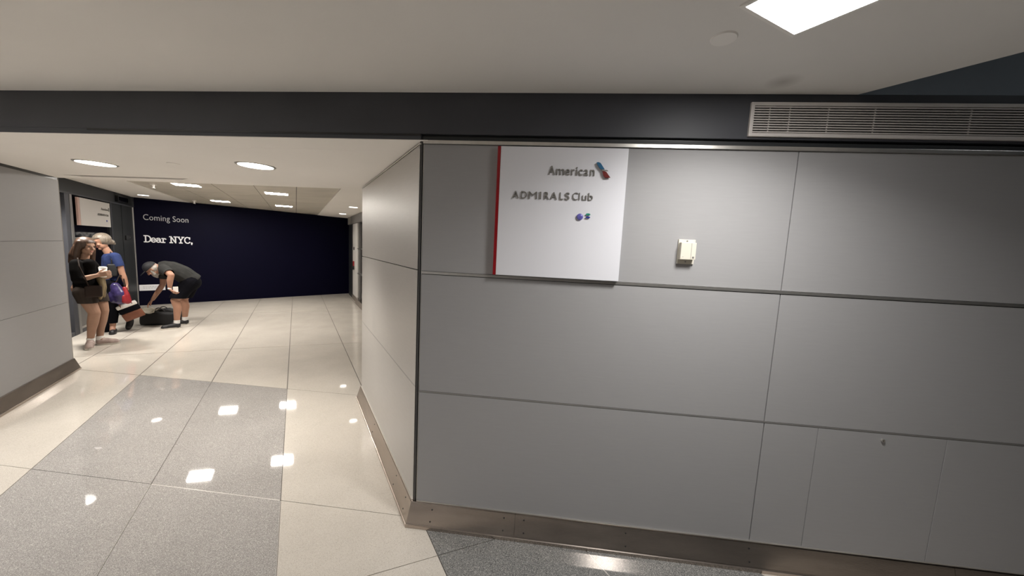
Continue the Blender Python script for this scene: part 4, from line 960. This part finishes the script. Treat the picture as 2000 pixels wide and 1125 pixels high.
b = MB(); chain(b, [(P_(0.06, -0.19, 0.83), 0.009), (P_(0.11, -0.165, 0.95), 0.009), (P_(0.15, -0.15, 0.93), 0.009), (P_(0.15, -0.2, 0.78), 0.009)]); remeshed(b, 'strap', 'darkbag', vb, 0.004, 2)
tb = empty('tote_bag', P_(0.2, -0.1, 0.2), 'striped tote bag in white, black and brown held low by the woman in blue', 'bag')
tr_ = F.r.copy(); rotm = Matrix.Rotation(math.radians(-24), 4, F.a)
def tote(a0, a1, n0, n1, z0, z1, m, name, bev=0.015):
    t = soft_box((V((0, 0, 0)), F.r, -F.a), a0, a1, n0, n1, z0, z1, bev, 3)
    ce_ = P_(0.20, -0.05, 0.36)
    for v in t.b.verts: v.co = ce_+(rotm @ v.co)
    return t.done(name, m, tb, True)
tote(-0.125, 0.125, -0.055, 0.055, -0.15, -0.02, 'leather', 'leather_bottom')
tote(-0.128, 0.128, -0.057, 0.057, -0.018, 0.062, 'shorts', 'black_band')
tote(-0.124, 0.124, -0.054, 0.054, 0.064, 0.125, 'wht', 'white_band')
for nn in (0.05, -0.05):
    b = MB(); pts = []
    ce_ = P_(0.20, -0.05, 0.36)
    for i in range(11):
        a = -0.07+0.14*i/10; pts.append((ce_+(rotm @ (F.r*a-F.a*nn+Z*(0.10+0.26*math.sin(math.pi*i/10)))), 0.0075))
    chain(b, pts); remeshed(b, 'handle', 'leather', tb, 0.004, 2)
cb = empty('crossbody_bag', P_(0.03, -0.15, 0.95), 'small black bag on the chest of the woman in the blue T-shirt', 'bag')
t = soft_box((P_(0.03, -0.105, 0), F.r, -F.a), -0.05, 0.06, 0.0, 0.06, 0.93, 1.13, 0.022); lump(t, 0.005, 14, 8); t.done('pouch', 'duffel', cb, True)
b = MB(); chain(b, [(P_(0.03, -0.135, 1.11), 0.010), (P_(0.035, -0.14, 1.20), 0.010), (P_(0.03, -0.10, 1.28), 0.010), (P_(0.03, -0.06, 1.31), 0.010)]); remeshed(b, 'strap', 'duffel', cb, 0.004, 2)
sb_ = empty('floor_bag', P_(-0.10, 0.12, 0), 'small dark brown bag standing on the floor behind the women', 'bag')
FS2 = (P_(-0.16, 0.14, 0), F.r, -F.a)
t = soft_box(FS2, -0.02, 0.15, -0.06, 0.06, 0.002, 0.17, 0.025); lump(t, 0.004, 14, 2)
for v in t.b.verts: v.co.z = max(v.co.z, 0.001)
t.done('lower_body', 'shorts', sb_, True)
t = soft_box(FS2, -0.01, 0.14, -0.055, 0.055, 0.172, 0.27, 0.02); t.done('upper_body', 'leather', sb_, True)
b = MB(); chain(b, [(P_(-0.14, 0.14, 0.26), 0.009), (P_(-0.12, 0.14, 0.36), 0.009), (P_(-0.06, 0.14, 0.36), 0.009), (P_(-0.04, 0.14, 0.26), 0.009)]); remeshed(b, 'handle', 'shorts', sb_, 0.004, 2)
